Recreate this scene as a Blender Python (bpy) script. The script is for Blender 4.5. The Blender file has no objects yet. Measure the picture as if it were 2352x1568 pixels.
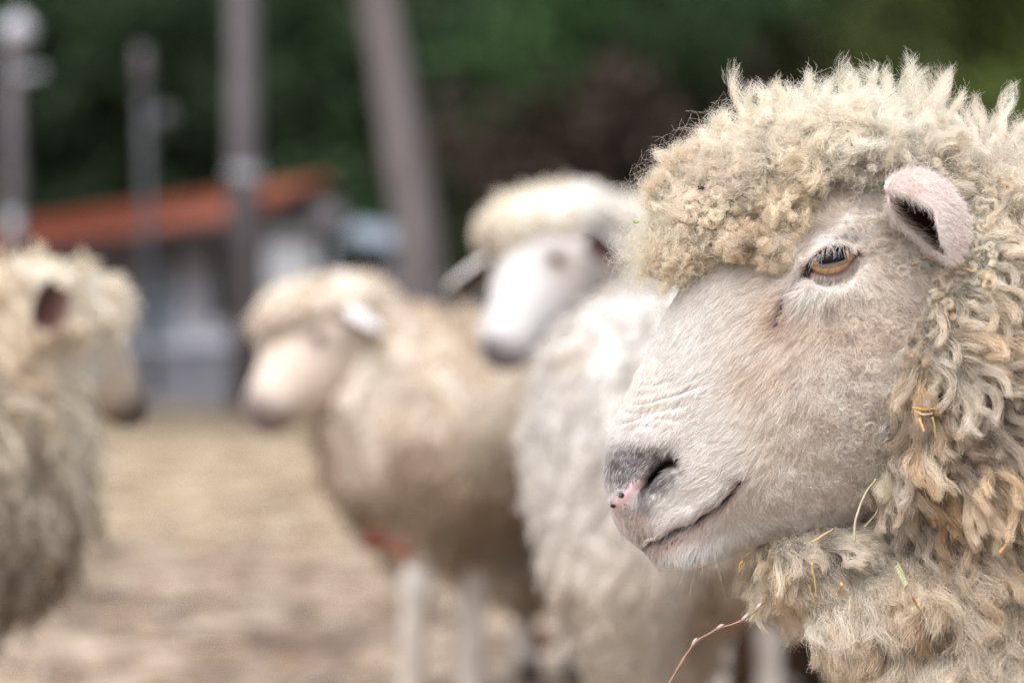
import bpy, math, time
import numpy as np
from mathutils import Vector
R = math.radians
T00 = time.time()
rng = np.random.default_rng(7)
sc = bpy.context.scene

# ------------------------------------------------------------------ camera
HCAM = 0.72            # lens height above the yard
FPX = 5553.0           # focal length in units of 1/2352 frame width (85 mm on 36 mm)
HOR = 745.0            # horizon row in a 2352 x 1568 frame
cam_d = bpy.data.cameras.new('camera'); cam = bpy.data.objects.new('camera', cam_d)
sc.collection.objects.link(cam); sc.camera = cam
cam.location = (0, 0, HCAM); cam.rotation_euler = (R(90), 0, 0)
cam_d.lens = 85; cam_d.sensor_width = 36
cam_d.shift_y = -39.0/2352
cam_d.clip_start = 0.05; cam_d.clip_end = 1000
cam_d.dof.use_dof = True; cam_d.dof.focus_distance = 1.510; cam_d.dof.aperture_fstop = 3.5

# ------------------------------------------------------------------ world, sun
SUN_EL = 56      # overcast: a broad soft sun, high and a little to the left
w = bpy.data.worlds.new('World'); sc.world = w; w.use_nodes = True
nt = w.node_tree; bg = nt.nodes['Background']
sky = nt.nodes.new('ShaderNodeTexSky'); sky.sky_type = 'NISHITA'; sky.sun_disc = False
sky.sun_elevation = R(SUN_EL); sky.sun_rotation = R(206)
sky.air_density = 1.0; sky.dust_density = 3.5; sky.ozone_density = 0.6
hs = nt.nodes.new('ShaderNodeHueSaturation'); hs.inputs['Saturation'].default_value = 0.42
nt.links.new(sky.outputs[0], hs.inputs['Color']); nt.links.new(hs.outputs[0], bg.inputs['Color'])
bg.inputs['Strength'].default_value = 0.15
sd = bpy.data.lights.new('sun', 'SUN'); sd.energy = 1.1; sd.angle = R(50); sd.color = (1.0, 0.985, 0.965)
so = bpy.data.objects.new('sun', sd); sc.collection.objects.link(so)

sdir = Vector((-0.24, -0.50, 0.83)).normalized()
so.rotation_euler = sdir.to_track_quat('Z', 'Y').to_euler()
sc.view_settings.view_transform = 'Standard'; sc.view_settings.look = 'None'
sc.view_settings.exposure = 0.84; sc.view_settings.gamma = 1.0
cy = sc.cycles
cy.max_bounces = 8; cy.diffuse_bounces = 4; cy.glossy_bounces = 3; cy.transmission_bounces = 4; cy.transparent_max_bounces = 8
cy.use_denoising = True; cy.denoising_prefilter = 'NONE'; cy.use_adaptive_sampling = False
cy.caustics_reflective = False; cy.caustics_refractive = False
sc.cycles_curves.shape = 'RIBBONS'; sc.cycles_curves.subdivisions = 2

# ------------------------------------------------------------------ helpers
def P(px, py, y):
    """world point seen at frame position (px,py) of a 2352-wide picture, at distance y"""
    return np.array([(px-1176)/FPX*y, y, HCAM+(HOR-py)/FPX*y])
def proj(p):
    y = np.maximum(p[..., 1], 0.05)
    return 1176+p[..., 0]/y*FPX, HOR-(p[..., 2]-HCAM)/y*FPX
def tag(o, label=None, cat=None, group=None, kind=None):
    if label: o['label'] = label
    if cat: o['category'] = cat
    if group: o['group'] = group
    if kind: o['kind'] = kind
    return o
def link(o, parent=None):
    sc.collection.objects.link(o)
    if parent is not None: o.parent = parent
    return o
def empty(name, loc=(0, 0, 0)):
    o = bpy.data.objects.new(name, None); o.location = loc; o.empty_display_size = 0.05
    return link(o)
def srgb(r, g, b):
    f = lambda c: ((c/255+0.055)/1.055)**2.4 if c > 10 else c/255/12.92
    return np.array([f(r), f(g), f(b)])
def smooth(a, b, x):
    t = np.clip((x-a)/(b-a), 0, 1); return t*t*(3-2*t)
def nrm(v):
    return v/np.maximum(np.linalg.norm(v, axis=-1, keepdims=True), 1e-9)
def _h(ix, iy, iz, s):
    h = (ix.astype(np.int64)*374761393 + iy.astype(np.int64)*668265263 + iz.astype(np.int64)*2147483647 + s*1274126177) & 0xffffffff
    h = ((h ^ (h >> 13))*1274126177) & 0xffffffff
    h = ((h ^ (h >> 16))*2246822519) & 0xffffffff
    return ((h ^ (h >> 15)) & 0xffffff)/float(0xffffff)
def noise(p, scale=1.0, seed=0):
    """value noise, -1..1"""
    q = np.asarray(p, dtype=np.float64)*scale
    i = np.floor(q); f = q-i; f = f*f*(3-2*f); i = i.astype(np.int64)
    out = 0
    for dx in (0, 1):
        for dy in (0, 1):
            for dz in (0, 1):
                wgt = (f[..., 0] if dx else 1-f[..., 0])*(f[..., 1] if dy else 1-f[..., 1])*(f[..., 2] if dz else 1-f[..., 2])
                out = out+wgt*_h(i[..., 0]+dx, i[..., 1]+dy, i[..., 2]+dz, seed)
    return out*2-1
def fbm(p, scale, seed=0, oct=3):
    s = 0; a = 1; t = 0
    for k in range(oct):
        s = s+a*noise(p, scale*2**k, seed+k*17); t += a; a *= 0.5
    return s/t
def vnoise(p, scale, seed=0):
    return np.stack([noise(p, scale, seed), noise(p, scale, seed+101), noise(p, scale, seed+202)], -1)

def mesh_np(name, v, f, mat=None, parent=None, col=None, smooth_shade=True, colname='col'):
    me = bpy.data.meshes.new(name)
    v = np.asarray(v, dtype=np.float32); f = np.asarray(f, dtype=np.int32)
    me.vertices.add(len(v)); me.vertices.foreach_set('co', v.ravel())
    n = f.shape[1]
    me.loops.add(f.size); me.loops.foreach_set('vertex_index', f.ravel())
    me.polygons.add(len(f)); me.polygons.foreach_set('loop_start', np.arange(0, f.size, n, dtype=np.int32))
    me.update(calc_edges=True)
    if smooth_shade: me.polygons.foreach_set('use_smooth', np.ones(len(f), dtype=bool))
    if col is not None:
        a = me.attributes.new(colname, 'FLOAT_COLOR', 'POINT')
        c = np.ones((len(v), 4), dtype=np.float32); c[:, :3] = col; a.data.foreach_set('color', c.ravel())
    me.validate(clean_customdata=False)
    if mat: me.materials.append(mat)
    o = bpy.data.objects.new(name, me); link(o, parent)
    return o
class MB:
    """collects simple shapes into one mesh"""
    def __init__(s): s.v = []; s.f = []; s.n = 0
    def add(s, v, f):
        for q in f: s.f.append([i+s.n for i in q])
        s.v += [tuple(a) for a in v]; s.n += len(v)
    def box(s, c, sz, rz=0):
        x, y, z = sz[0]/2, sz[1]/2, sz[2]/2
        co, si = math.cos(rz), math.sin(rz)
        v = []
        for dx, dy, dz in ((-x,-y,-z),(x,-y,-z),(x,y,-z),(-x,y,-z),(-x,-y,z),(x,-y,z),(x,y,z),(-x,y,z)):
            v.append((c[0]+dx*co-dy*si, c[1]+dx*si+dy*co, c[2]+dz))
        s.add(v, [(0,3,2,1),(4,5,6,7),(0,1,5,4),(1,2,6,5),(2,3,7,6),(3,0,4,7)])
    def hexa(s, p):
        s.add(p, [(0,3,2,1),(4,5,6,7),(0,1,5,4),(1,2,6,5),(2,3,7,6),(3,0,4,7)])
    def tube(s, pts, rad, n=10, cap=True):
        pts = np.asarray(pts, float); K = len(pts)
        rad = np.broadcast_to(rad, (K,))
        tn = nrm(np.gradient(pts, axis=0))
        up = np.array([0, 0, 1.0]) if abs(tn[0][2]) < 0.9 else np.array([1.0, 0, 0])
        v = []
        for k in range(K):
            a = nrm(np.cross(tn[k], up)); b = np.cross(a, tn[k])
            for j in range(n):
                t = 2*math.pi*j/n
                v.append(pts[k]+rad[k]*(math.cos(t)*a+math.sin(t)*b))
        f = [(k*n+j, k*n+(j+1) % n, (k+1)*n+(j+1) % n, (k+1)*n+j) for k in range(K-1) for j in range(n)]
        s.add(v, f)
        if cap:
            s.f.append([s.n-n*K+j for j in range(n)][::-1]); s.f.append([s.n-n+j for j in range(n)])
    def build(s, name, mat, parent=None, smooth_shade=False):
        me = bpy.data.meshes.new(name); me.from_pydata([tuple(map(float, a)) for a in s.v], [], s.f); me.update()
        if smooth_shade: me.polygons.foreach_set('use_smooth', np.ones(len(me.polygons), dtype=bool))
        me.materials.append(mat)
        return link(bpy.data.objects.new(name, me), parent)

def quad_normals(v, f):
    n = np.zeros_like(v)
    fn = np.cross(v[f[:, 2]]-v[f[:, 0]], v[f[:, 3]]-v[f[:, 1]])
    for k in range(4): np.add.at(n, f[:, k], fn)
    return nrm(n), 0.5*np.linalg.norm(fn, axis=1)
def sample_quads(v, f, n, weight=None, r=rng):
    """random points on a quad mesh -> positions, normals"""
    vn, ar = quad_normals(v, f)
    wq = ar if weight is None else ar*weight
    c = np.cumsum(wq); idx = np.searchsorted(c, r.random(n)*c[-1]); idx = np.minimum(idx, len(f)-1)
    a, b = r.random(n)[:, None], r.random(n)[:, None]
    q = f[idx]
    bl = lambda X: (1-a)*(1-b)*X[q[:, 0]]+a*(1-b)*X[q[:, 1]]+a*b*X[q[:, 2]]+(1-a)*b*X[q[:, 3]]
    return bl(v), nrm(bl(vn)), idx

def surface_nets(fun, lo, hi, h):
    lo = np.array(lo, float); hi = np.array(hi, float)
    n = np.ceil((hi-lo)/h).astype(int)+1
    ax = [lo[k]+h*np.arange(n[k]) for k in range(3)]
    g = np.stack(np.meshgrid(*ax, indexing='ij'), -1).astype(np.float32)
    V = fun(g)
    s = V < 0
    cs = [s[dx:n[0]-1+dx, dy:n[1]-1+dy, dz:n[2]-1+dz] for dx in (0, 1) for dy in (0, 1) for dz in (0, 1)]
    anyy = np.zeros_like(cs[0]); ally = np.ones_like(cs[0])
    for c in cs: anyy |= c; ally &= c
    act = anyy & ~ally
    ci = np.argwhere(act); idm = -np.ones(act.shape, dtype=np.int64); idm[act] = np.arange(len(ci))
    acc = np.zeros((len(ci), 3)); cnt = np.zeros(len(ci))
    for axn in range(3):
        o1, o2 = [k for k in range(3) if k != axn]
        for a in (0, 1):
            for b in (0, 1):
                d = np.zeros(3, int); d[o1] = a; d[o2] = b; e = d.copy(); e[axn] = 1
                i0 = ci+d; i1 = ci+e
                v0 = V[i0[:, 0], i0[:, 1], i0[:, 2]]; v1 = V[i1[:, 0], i1[:, 1], i1[:, 2]]
                m = (v0 < 0) != (v1 < 0)
                t = np.where(m, v0/np.where(m, v0-v1, 1), 0)
                pnt = d[None, :].repeat(len(ci), 0).astype(float); pnt[:, axn] += t
                acc[m] += pnt[m]; cnt[m] += 1
    vert = lo+h*(ci+acc/cnt[:, None])
    F = []
    for axn in range(3):
        o1, o2 = (axn+1) % 3, (axn+2) % 3
        sl0 = [slice(None)]*3; sl1 = [slice(None)]*3
        sl0[axn] = slice(0, -1); sl1[axn] = slice(1, None)
        a, b = s[tuple(sl0)], s[tuple(sl1)]
        ed = np.argwhere(a != b)
        ok = (ed[:, o1] > 0) & (ed[:, o2] > 0) & (ed[:, o1] < n[o1]-1) & (ed[:, o2] < n[o2]-1)
        ed = ed[ok]
        flip = a[ed[:, 0], ed[:, 1], ed[:, 2]]
        def cell(d1, d2):
            c = ed.copy(); c[:, o1] -= d1; c[:, o2] -= d2; return idm[c[:, 0], c[:, 1], c[:, 2]]
        q = np.stack([cell(1, 1), cell(0, 1), cell(0, 0), cell(1, 0)], 1)
        q[~flip] = q[~flip][:, ::-1]
        F.append(q)
    return vert, np.concatenate(F)
def sd_ell(p, c, r):
    q = p-np.array(c, np.float32); r = np.array(r, np.float32)
    k0 = np.linalg.norm(q/r, axis=-1); k1 = np.linalg.norm(q/(r*r), axis=-1)
    return k0*(k0-1)/np.maximum(k1, 1e-6)
def sd_cone(p, a, b, ra, rb):
    a = np.array(a, np.float32); b = np.array(b, np.float32); ab = b-a
    t = np.clip(((p-a)@ab)/float(ab@ab), 0, 1)
    return np.linalg.norm(p-a-t[..., None]*ab, axis=-1)-(ra+(rb-ra)*t)
def smin(a, b, k):
    h = np.clip(0.5+0.5*(b-a)/k, 0, 1); return b*(1-h)+a*h-k*h*(1-h)

def hair_obj(name, pts, rad, col, mat, parent=None):
    """pts (N,K,3); rad (K,) or (N,K); col (N,3) or (N,K,3)"""
    N, K, _ = pts.shape
    hc = bpy.data.hair_curves.new(name)
    hc.add_curves([K]*N)
    hc.position_data.foreach_set('vector', pts.astype(np.float32).ravel())
    a = hc.attributes.get('radius') or hc.attributes.new('radius', 'FLOAT', 'POINT')
    a.data.foreach_set('value', np.broadcast_to(rad, (N, K)).astype(np.float32).ravel())
    c = np.ones((N, K, 4), np.float32); c[..., :3] = col if col.ndim == 3 else col[:, None, :]
    a = hc.attributes.new('col', 'FLOAT_COLOR', 'POINT'); a.data.foreach_set('color', c.ravel())
    hc.materials.append(mat)
    return link(bpy.data.objects.new(name, hc), parent)

# ------------------------------------------------------------------ materials
def new_mat(name):
    m = bpy.data.materials.new(name); m.use_nodes = True
    return m, m.node_tree, m.node_tree.nodes['Principled BSDF']
def attr_mat(name, rough=0.8, spec=0.2, coat=0, translucent=0.0, bump=None, mix_noise=None):
    m, t, b = new_mat(name)
    a = t.nodes.new('ShaderNodeAttribute'); a.attribute_name = 'col'
    src = a.outputs['Color']
    if mix_noise:
        sc_, amt = mix_noise
        nz = t.nodes.new('ShaderNodeTexNoise'); nz.inputs['Scale'].default_value = sc_; nz.inputs['Detail'].default_value = 5
        tc = t.nodes.new('ShaderNodeTexCoord'); t.links.new(tc.outputs['Object'], nz.inputs['Vector'])
        mr = t.nodes.new('ShaderNodeMapRange'); mr.inputs['From Min'].default_value = .3; mr.inputs['From Max'].default_value = .7
        mr.inputs['To Min'].default_value = 1-amt; mr.inputs['To Max'].default_value = 1+amt*0.5
        t.links.new(nz.outputs['Fac'], mr.inputs['Value'])
        vm = t.nodes.new('ShaderNodeVectorMath'); vm.operation = 'SCALE'
        t.links.new(src, vm.inputs[0]); t.links.new(mr.outputs[0], vm.inputs['Scale']); src = vm.outputs[0]
    t.links.new(src, b.inputs['Base Color'])
    b.inputs['Roughness'].default_value = rough; b.inputs['Specular IOR Level'].default_value = spec
    b.inputs['Coat Weight'].default_value = coat; b.inputs['Coat Roughness'].default_value = 0.03
    if bump:
        nz = t.nodes.new('ShaderNodeTexNoise'); nz.inputs['Scale'].default_value = bump[0]; nz.inputs['Detail'].default_value = 4
        tc = t.nodes.new('ShaderNodeTexCoord'); t.links.new(tc.outputs['Object'], nz.inputs['Vector'])
        bp = t.nodes.new('ShaderNodeBump'); bp.inputs['Strength'].default_value = bump[1]; bp.inputs['Distance'].default_value = bump[2]
        t.links.new(nz.outputs['Fac'], bp.inputs['Height']); t.links.new(bp.outputs[0], b.inputs['Normal'])
    if translucent > 0:
        tr = t.nodes.new('ShaderNodeBsdfTranslucent'); t.links.new(src, tr.inputs['Color'])
        mx = t.nodes.new('ShaderNodeMixShader'); mx.inputs[0].default_value = translucent
        t.links.new(b.outputs[0], mx.inputs[1]); t.links.new(tr.outputs[0], mx.inputs[2])
        t.links.new(mx.outputs[0], t.nodes['Material Output'].inputs['Surface'])
    return m
def noise_mat(name, c1, c2, scale=5, rough=0.8, detail=6, c3=None, bump=0.0, stretch=None, bdist=0.02, spec=0.3):
    m, t, b = new_mat(name)
    tc = t.nodes.new('ShaderNodeTexCoord'); vec = tc.outputs['Object']
    if stretch:
        mp = t.nodes.new('ShaderNodeMapping'); mp.inputs['Scale'].default_value = stretch
        t.links.new(vec, mp.inputs['Vector']); vec = mp.outputs[0]
    nz = t.nodes.new('ShaderNodeTexNoise'); nz.inputs['Scale'].default_value = scale; nz.inputs['Detail'].default_value = detail
    nz.inputs['Roughness'].default_value = 0.65
    t.links.new(vec, nz.inputs['Vector'])
    cr = t.nodes.new('ShaderNodeValToRGB'); cr.color_ramp.elements[0].position = 0.32; cr.color_ramp.elements[1].position = 0.68
    cr.color_ramp.elements[0].color = (*c1, 1); cr.color_ramp.elements[1].color = (*c2, 1)
    if c3 is not None:
        e = cr.color_ramp.elements.new(0.5); e.color = (*c3, 1)
    t.links.new(nz.outputs['Fac'], cr.inputs[0]); t.links.new(cr.outputs[0], b.inputs['Base Color'])
    b.inputs['Roughness'].default_value = rough; b.inputs['Specular IOR Level'].default_value = spec
    if bump > 0:
        bp = t.nodes.new('ShaderNodeBump'); bp.inputs['Strength'].default_value = bump; bp.inputs['Distance'].default_value = bdist
        t.links.new(nz.outputs['Fac'], bp.inputs['Height']); t.links.new(bp.outputs[0], b.inputs['Normal'])
    return m
M = {}
M['hair'] = attr_mat('wool_fibre', 0.65, 0.25, translucent=0.30)
M['skin'] = attr_mat('skin', 0.6, 0.3, bump=(900, 0.35, 0.0006))
M['core'] = attr_mat('matted_wool', 0.95, 0.05, mix_noise=(220, 0.35), bump=(260, 0.9, 0.004))
M['eye'] = attr_mat('eye', 0.6, 0.05, coat=0.35)
M['straw'] = attr_mat('straw', 0.6, 0.3, translucent=0.15)
M['leaf'] = attr_mat('foliage', 0.7, 0.3, translucent=0.15)

# ================================================================== SETTING
def plane_grid(x0, x1, y0, y1, nx, ny, zf):
    X, Y = np.meshgrid(np.linspace(x0, x1, nx), np.linspace(y0, y1, ny), indexing='ij')
    Z = zf(X, Y); v = np.stack([X, Y, Z], -1).reshape(-1, 3)
    i = np.arange(nx*ny).reshape(nx, ny)
    f = np.stack([i[:-1, :-1], i[1:, :-1], i[1:, 1:], i[:-1, 1:]], -1).reshape(-1, 4)
    return v, f
# ground: one sheet to the horizon, straw-strewn earth
m, t, b = new_mat('strawy_earth'); M['ground'] = m
tc = t.nodes.new('ShaderNodeTexCoord')
def nz_(scale, detail=6, stretch=None):
    n = t.nodes.new('ShaderNodeTexNoise'); n.inputs['Scale'].default_value = scale; n.inputs['Detail'].default_value = detail
    n.inputs['Roughness'].default_value = 0.7
    if stretch:
        mp = t.nodes.new('ShaderNodeMapping'); mp.inputs['Scale'].default_value = stretch
        t.links.new(tc.outputs['Object'], mp.inputs['Vector']); t.links.new(mp.outputs[0], n.inputs['Vector'])
    else: t.links.new(tc.outputs['Object'], n.inputs['Vector'])
    return n
def ramp_(src, stops):
    cr = t.nodes.new('ShaderNodeValToRGB'); els = cr.color_ramp.elements
    els[0].position = stops[0][0]; els[0].color = (*stops[0][1], 1); els[1].position = stops[-1][0]; els[1].color = (*stops[-1][1], 1)
    for p_, c_ in stops[1:-1]:
        e = els.new(p_); e.color = (*c_, 1)
    t.links.new(src, cr.inputs[0]); return cr.outputs[0]
def mix_(f, a, c):
    mx = t.nodes.new('ShaderNodeMix'); mx.data_type = 'RGBA'
    t.links.new(f, mx.inputs['Factor']); t.links.new(a, mx.inputs[6]); t.links.new(c, mx.inputs[7]); return mx.outputs[2]
n1 = nz_(2.6, 5, (1.0, 0.5, 1)); n2 = nz_(7, 8, (1.0, 0.38, 1)); n3 = nz_(0.5, 4)
ca = ramp_(n2.outputs['Fac'], [(0.36, (0.09, 0.066, 0.055)), (0.46, (0.26, 0.195, 0.150)), (0.55, (0.47, 0.375, 0.29)), (0.66, (0.60, 0.51, 0.41))])
cb = ramp_(n2.outputs['Fac'], [(0.32, (0.25, 0.185, 0.13)), (0.48, (0.46, 0.37, 0.25)), (0.66, (0.60, 0.51, 0.37))])
sx = t.nodes.new('ShaderNodeSeparateXYZ'); t.links.new(tc.outputs['Object'], sx.inputs[0])
mr = t.nodes.new('ShaderNodeMapRange'); mr.interpolation_type = 'SMOOTHSTEP'
mr.inputs['From Min'].default_value = 5.5; mr.inputs['From Max'].default_value = 11.0
t.links.new(sx.outputs['Y'], mr.inputs['Value'])
c_ = mix_(mr.outputs[0], ca, cb)
far = t.nodes.new('ShaderNodeRGB'); far.outputs[0].default_value = (0.20, 0.155, 0.11, 1)
mr2 = t.nodes.new('ShaderNodeMapRange'); mr2.interpolation_type = 'SMOOTHSTEP'
mr2.inputs['From Min'].default_value = 13.; mr2.inputs['From Max'].default_value = 19.0
t.links.new(sx.outputs['Y'], mr2.inputs['Value'])
c_ = mix_(mr2.outputs[0], c_, far.outputs[0])
pt = ramp_(n1.outputs['Fac'], [(0.42, (0.36, 0.31, 0.30)), (0.53, (1, 1, 1))])
ml = t.nodes.new('ShaderNodeMix'); ml.data_type = 'RGBA'; ml.blend_type = 'MULTIPLY'; ml.inputs['Factor'].default_value = 0.8
t.links.new(c_, ml.inputs[6]); t.links.new(pt, ml.inputs[7]); t.links.new(ml.outputs[2], b.inputs['Base Color'])
b.inputs['Roughness'].default_value = 0.95; b.inputs['Specular IOR Level'].default_value = 0.1
bp = t.nodes.new('ShaderNodeBump'); bp.inputs['Strength'].default_value = 0.8; bp.inputs['Distance'].default_value = 0.03
t.links.new(n2.outputs['Fac'], bp.inputs['Height']); t.links.new(bp.outputs[0], b.inputs['Normal'])
v, f = plane_grid(-320, 320, -20, 620, 40, 40, lambda x, y: x*0)
tag(mesh_np('ground', v, f, M['ground']), kind='structure')
v, f = plane_grid(-200, 200, 21.5, 33, 20, 6, lambda x, y: x*0+0.004)
M['asphalt'] = noise_mat('asphalt', (0.13, 0.125, 0.13), (0.20, 0.19, 0.20), 3, 0.9, bump=0.3)
tag(mesh_np('road', v, f, M['asphalt']), kind='structure')
# hill
def hz(x, y):
    return np.where(y > 56, (y-56)*0.62, 0)-0.02 + fbm(np.stack([x, y, x*0], -1), 0.03, 5)*np.clip((y-56)*0.1, 0, 4)
v, f = plane_grid(-180, 180, 54, 250, 60, 60, hz)
M['hill'] = noise_mat('leaf_litter', (0.012, 0.014, 0.009), (0.035, 0.032, 0.022), 0.4, 0.95)
tag(mesh_np('hill', v, f, M['hill'], smooth_shade=True), kind='structure')

# straw litter on the yard
N = 26000
y = 1.2+(rng.random(N)**1.5)*14; x = (rng.random(N)-0.5)*2*(0.30*y+0.5)
pc = fbm(np.stack([x, y, x*0], -1), 1.3, 3)
keep = rng.random(N) < 0.55+pc*1.2
x, y = x[keep], y[keep]; N = len(x)
a = rng.random(N)*math.pi*2; L = 0.03+rng.random(N)*0.09; wd = 0.0025+rng.random(N)*0.004
d = np.stack([np.cos(a), np.sin(a), (rng.random(N)-.5)*0.5], -1)*L[:, None]
c = np.stack([x, y, 0.008+rng.random(N)*0.03], -1)
sv = np.stack([-np.sin(a), np.cos(a), (rng.random(N)-.5)], -1)*wd[:, None]
up = np.array([0, 0, 0.004])
v = np.stack([c-d/2-sv, c-d/2+sv, c+sv+up, c-sv+up, c+d/2+sv, c+d/2-sv], 1).reshape(-1, 3)
k = np.arange(N)[:, None]*6
f = np.concatenate([k+np.array([[0, 1, 2, 3]]), k+np.array([[3, 2, 4, 5]])])
base = np.array([[0.62, 0.50, 0.33], [0.50, 0.37, 0.22], [0.70, 0.62, 0.48], [0.30, 0.19, 0.11], [0.60, 0.50, 0.42]])
cc = base[rng.integers(0, 5, N)]*(0.75+rng.random((N, 1))*0.5)
tag(mesh_np('straw_litter', v, f, M['straw'], col=np.repeat(cc, 6, 0), smooth_shade=False), 'loose tan straw scattered over the yard', 'straw', kind='stuff')

# wood on the hillside: leaf clumps
def leaf_mass(name, centres, radii, cols, nleaf, size, flat=0.75):
    Cn = len(centres)
    u = nrm(rng.normal(size=(Cn, nleaf, 3))); rr = (rng.random((Cn, nleaf, 1))**0.4)
    p = centres[:, None, :]+u*rr*radii[:, None, None]*np.array([1, 1, flat])
    p += vnoise(p, 0.8, 9)*0.3*radii[:, None, None]
    p = p.reshape(-1, 3); n = len(p)
    a = nrm(rng.normal(size=(n, 3))); b2 = nrm(np.cross(a, rng.normal(size=(n, 3))))
    s = (size*(0.5+rng.random((n, 1))))
    v = np.stack([p-a*s, p-b2*s*0.6, p+a*s, p+b2*s*0.6], 1).reshape(-1, 3)
    f = np.arange(n*4).reshape(-1, 4)
    cl = np.repeat(cols, nleaf, 0)*(0.66+rng.random((n, 1))*0.66)
    return mesh_np(name, v, f, M['leaf'], col=np.repeat(cl, 4, 0), smooth_shade=False)
cen, rad, cols = [], [], []
def px_of(c):  # picture column/row of a far point
    return 1176+c[0]/c[1]*FPX, HOR-(c[2]-HCAM)/c[1]*FPX
tries = 0
while len(cen) < 620 and tries < 20000:
    tries += 1
    y = 57+rng.random()*34; x = (rng.random()-0.5)*2*(0.30*y+6)
    z = max(0, (y-56)*0.62)+rng.random()*6.5+0.5
    r = 1.0+rng.random()*1.3
    X, Y = px_of((x, y, z))
    if Y < -420 or Y > 760: continue
    nv = fbm(np.array([[X/420, Y/420, 0.3]]), 1.0, 31, 2)[0]
    if X < 620 and 270 < Y < 470 and rng.random() < 0.85: continue       # deep shadow gap beneath the trees
    col = srgb(44, 66, 34)*(1+0.7*nv)
    if 900 < X < 1900 and Y > 190+40*nv*2:
        col = srgb(78, 64, 54)*(1+0.35*nv) if rng.random() < 0.8 else srgb(60, 72, 44)
    elif X > 1850: col = srgb(78, 92, 30)*(1+0.5*nv)
    elif 1100 < X < 1850: col = srgb(52, 82, 38)*(1+0.5*nv)
    col = col*.86+col.mean()*.14
    cen.append((x, y, z)); rad.append(r); cols.append(col)
o = leaf_mass('woodland', np.array(cen), np.array(rad), np.array(cols), 260, 0.16)
tag(o, 'dark blurred evergreen wood with brown scrub covering the hillside', 'woodland', kind='stuff')

# roadside low shrub
def shrub(px, py, y, r, col, label):
    o = empty('shrub', tuple(P(px, HOR+FPX*HCAM/y, y))); tag(o, label, 'shrub')
    c = P(px, py, y)-np.array(o.location)
    cs = c+rng.normal(size=(14, 3))*r*0.45
    cs[:, 2] = np.abs(cs[:, 2])
    f_ = leaf_mass('foliage', cs, np.full(14, r*0.5), np.tile(col, (14, 1)), 90, 0.03); f_.parent = o
    m_ = MB()
    for q in range(5): m_.tube([(0, 0, 0), tuple(cs[q]*0.5+np.array([0, 0, .05])), tuple(cs[q])], [0.02, 0.012, 0.005], 6)
    m_.build('stem', M['bark'], o)
M['bark'] = noise_mat('bark', (0.095, 0.083, 0.085), (0.185, 0.162, 0.166), 5, 0.9, bump=0.8, stretch=(1, 1, .25), bdist=0.03)
shrub(1062, 690, 24.0, 0.22, srgb(78, 92, 52), 'small green shrub behind the woolly back of the middle sheep')

# ---- poles
M['steel_old'] = noise_mat('old_steel', (0.07, 0.07, 0.08), (0.12, 0.12, 0.13), 6, 0.7)
M['concrete'] = noise_mat('concrete', (0.105, 0.095, 0.105), (0.17, 0.155, 0.165), 6, 0.85, bump=0.3, bdist=0.005)
M['galv'] = noise_mat('galvanised_steel', (0.34, 0.36, 0.40), (0.50, 0.51, 0.55), 9, 0.55)
M['dark_metal'] = noise_mat('dark_metal', (0.03, 0.03, 0.035), (0.07, 0.07, 0.07), 9, 0.6)
M['white'] = noise_mat('white_paint', (0.50, 0.50, 0.56), (0.62, 0.62, 0.68), 3, 0.5)
def gz(y): return 0.0
o = empty('utility_pole', tuple(P(566, HOR+FPX*HCAM/20, 20))); bx = np.array(o.location)
tag(o, 'thick grey concrete utility pole standing before the red roof', 'utility pole')
mb = MB(); top = P(552, -420, 20)-bx; mb.tube([(0, 0, -0.02), (top*0.5), top], [0.140, 0.125, 0.10], 20)
mb.build('pole', M['concrete'], o, True)
for py_ in (392, 404):
    mb = MB(); c = P(562, py_, 20)-bx; mb.tube([c-np.array([0, 0, .02]), c+np.array([0, 0, .02])], 0.142, 20); mb.build('band', M['galv'], o)
mb = MB(); c0 = P(540, 395, 20)-bx; c1 = P(530, 700, 20)-bx
mb.tube([c0-np.array([0.01, .12, 0]), c1-np.array([0.01, .16, 0])], 0.025, 8); mb.build('conduit', M['dark_metal'], o, True)
mb = MB(); c = P(552, -300, 20)-bx; mb.box(c-np.array([0, 0.12, 0]), (1.5, 0.08, 0.09)); mb.build('crossarm', M['galv'], o)

o = empty('street_lamp', tuple(P(42, HOR+FPX*HCAM/21, 21))); bx = np.array(o.location)
tag(o, 'grey street lamp with pale round head beyond the left sheep', 'street lamp')
mb = MB(); top = P(22, 60, 21)-bx; mb.tube([(0, 0, -0.02), top*0.6, top], [0.095, 0.08, 0.065], 16); mb.build('pole', M['concrete'], o, True)
mb = MB(); mb.tube([P(24, 178, 21)-bx, P(100, 165, 21)-bx], 0.04, 8); mb.build('bracket', M['galv'], o, True)
c = P(42, 72, 21)-bx
mb = MB(); nn = 14
pts = [c+np.array([0, 0, -0.16+0.32*i/nn]) for i in range(nn+1)]
mb.tube(pts, [max(0.02, 0.145*math.sin(math.pi*(i+0.3)/(nn+0.6))) for i in range(nn+1)], 20); mb.build('lamp_head', M['white'], o, True)
mb = MB(); mb.tube([P(36, 560, 21)-bx+np.array([0, -.12, 0]), P(34, 490, 21)-bx+np.array([0, -.12, 0])], 0.06, 10); mb.build('control_box', M['galv'], o, True)

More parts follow.
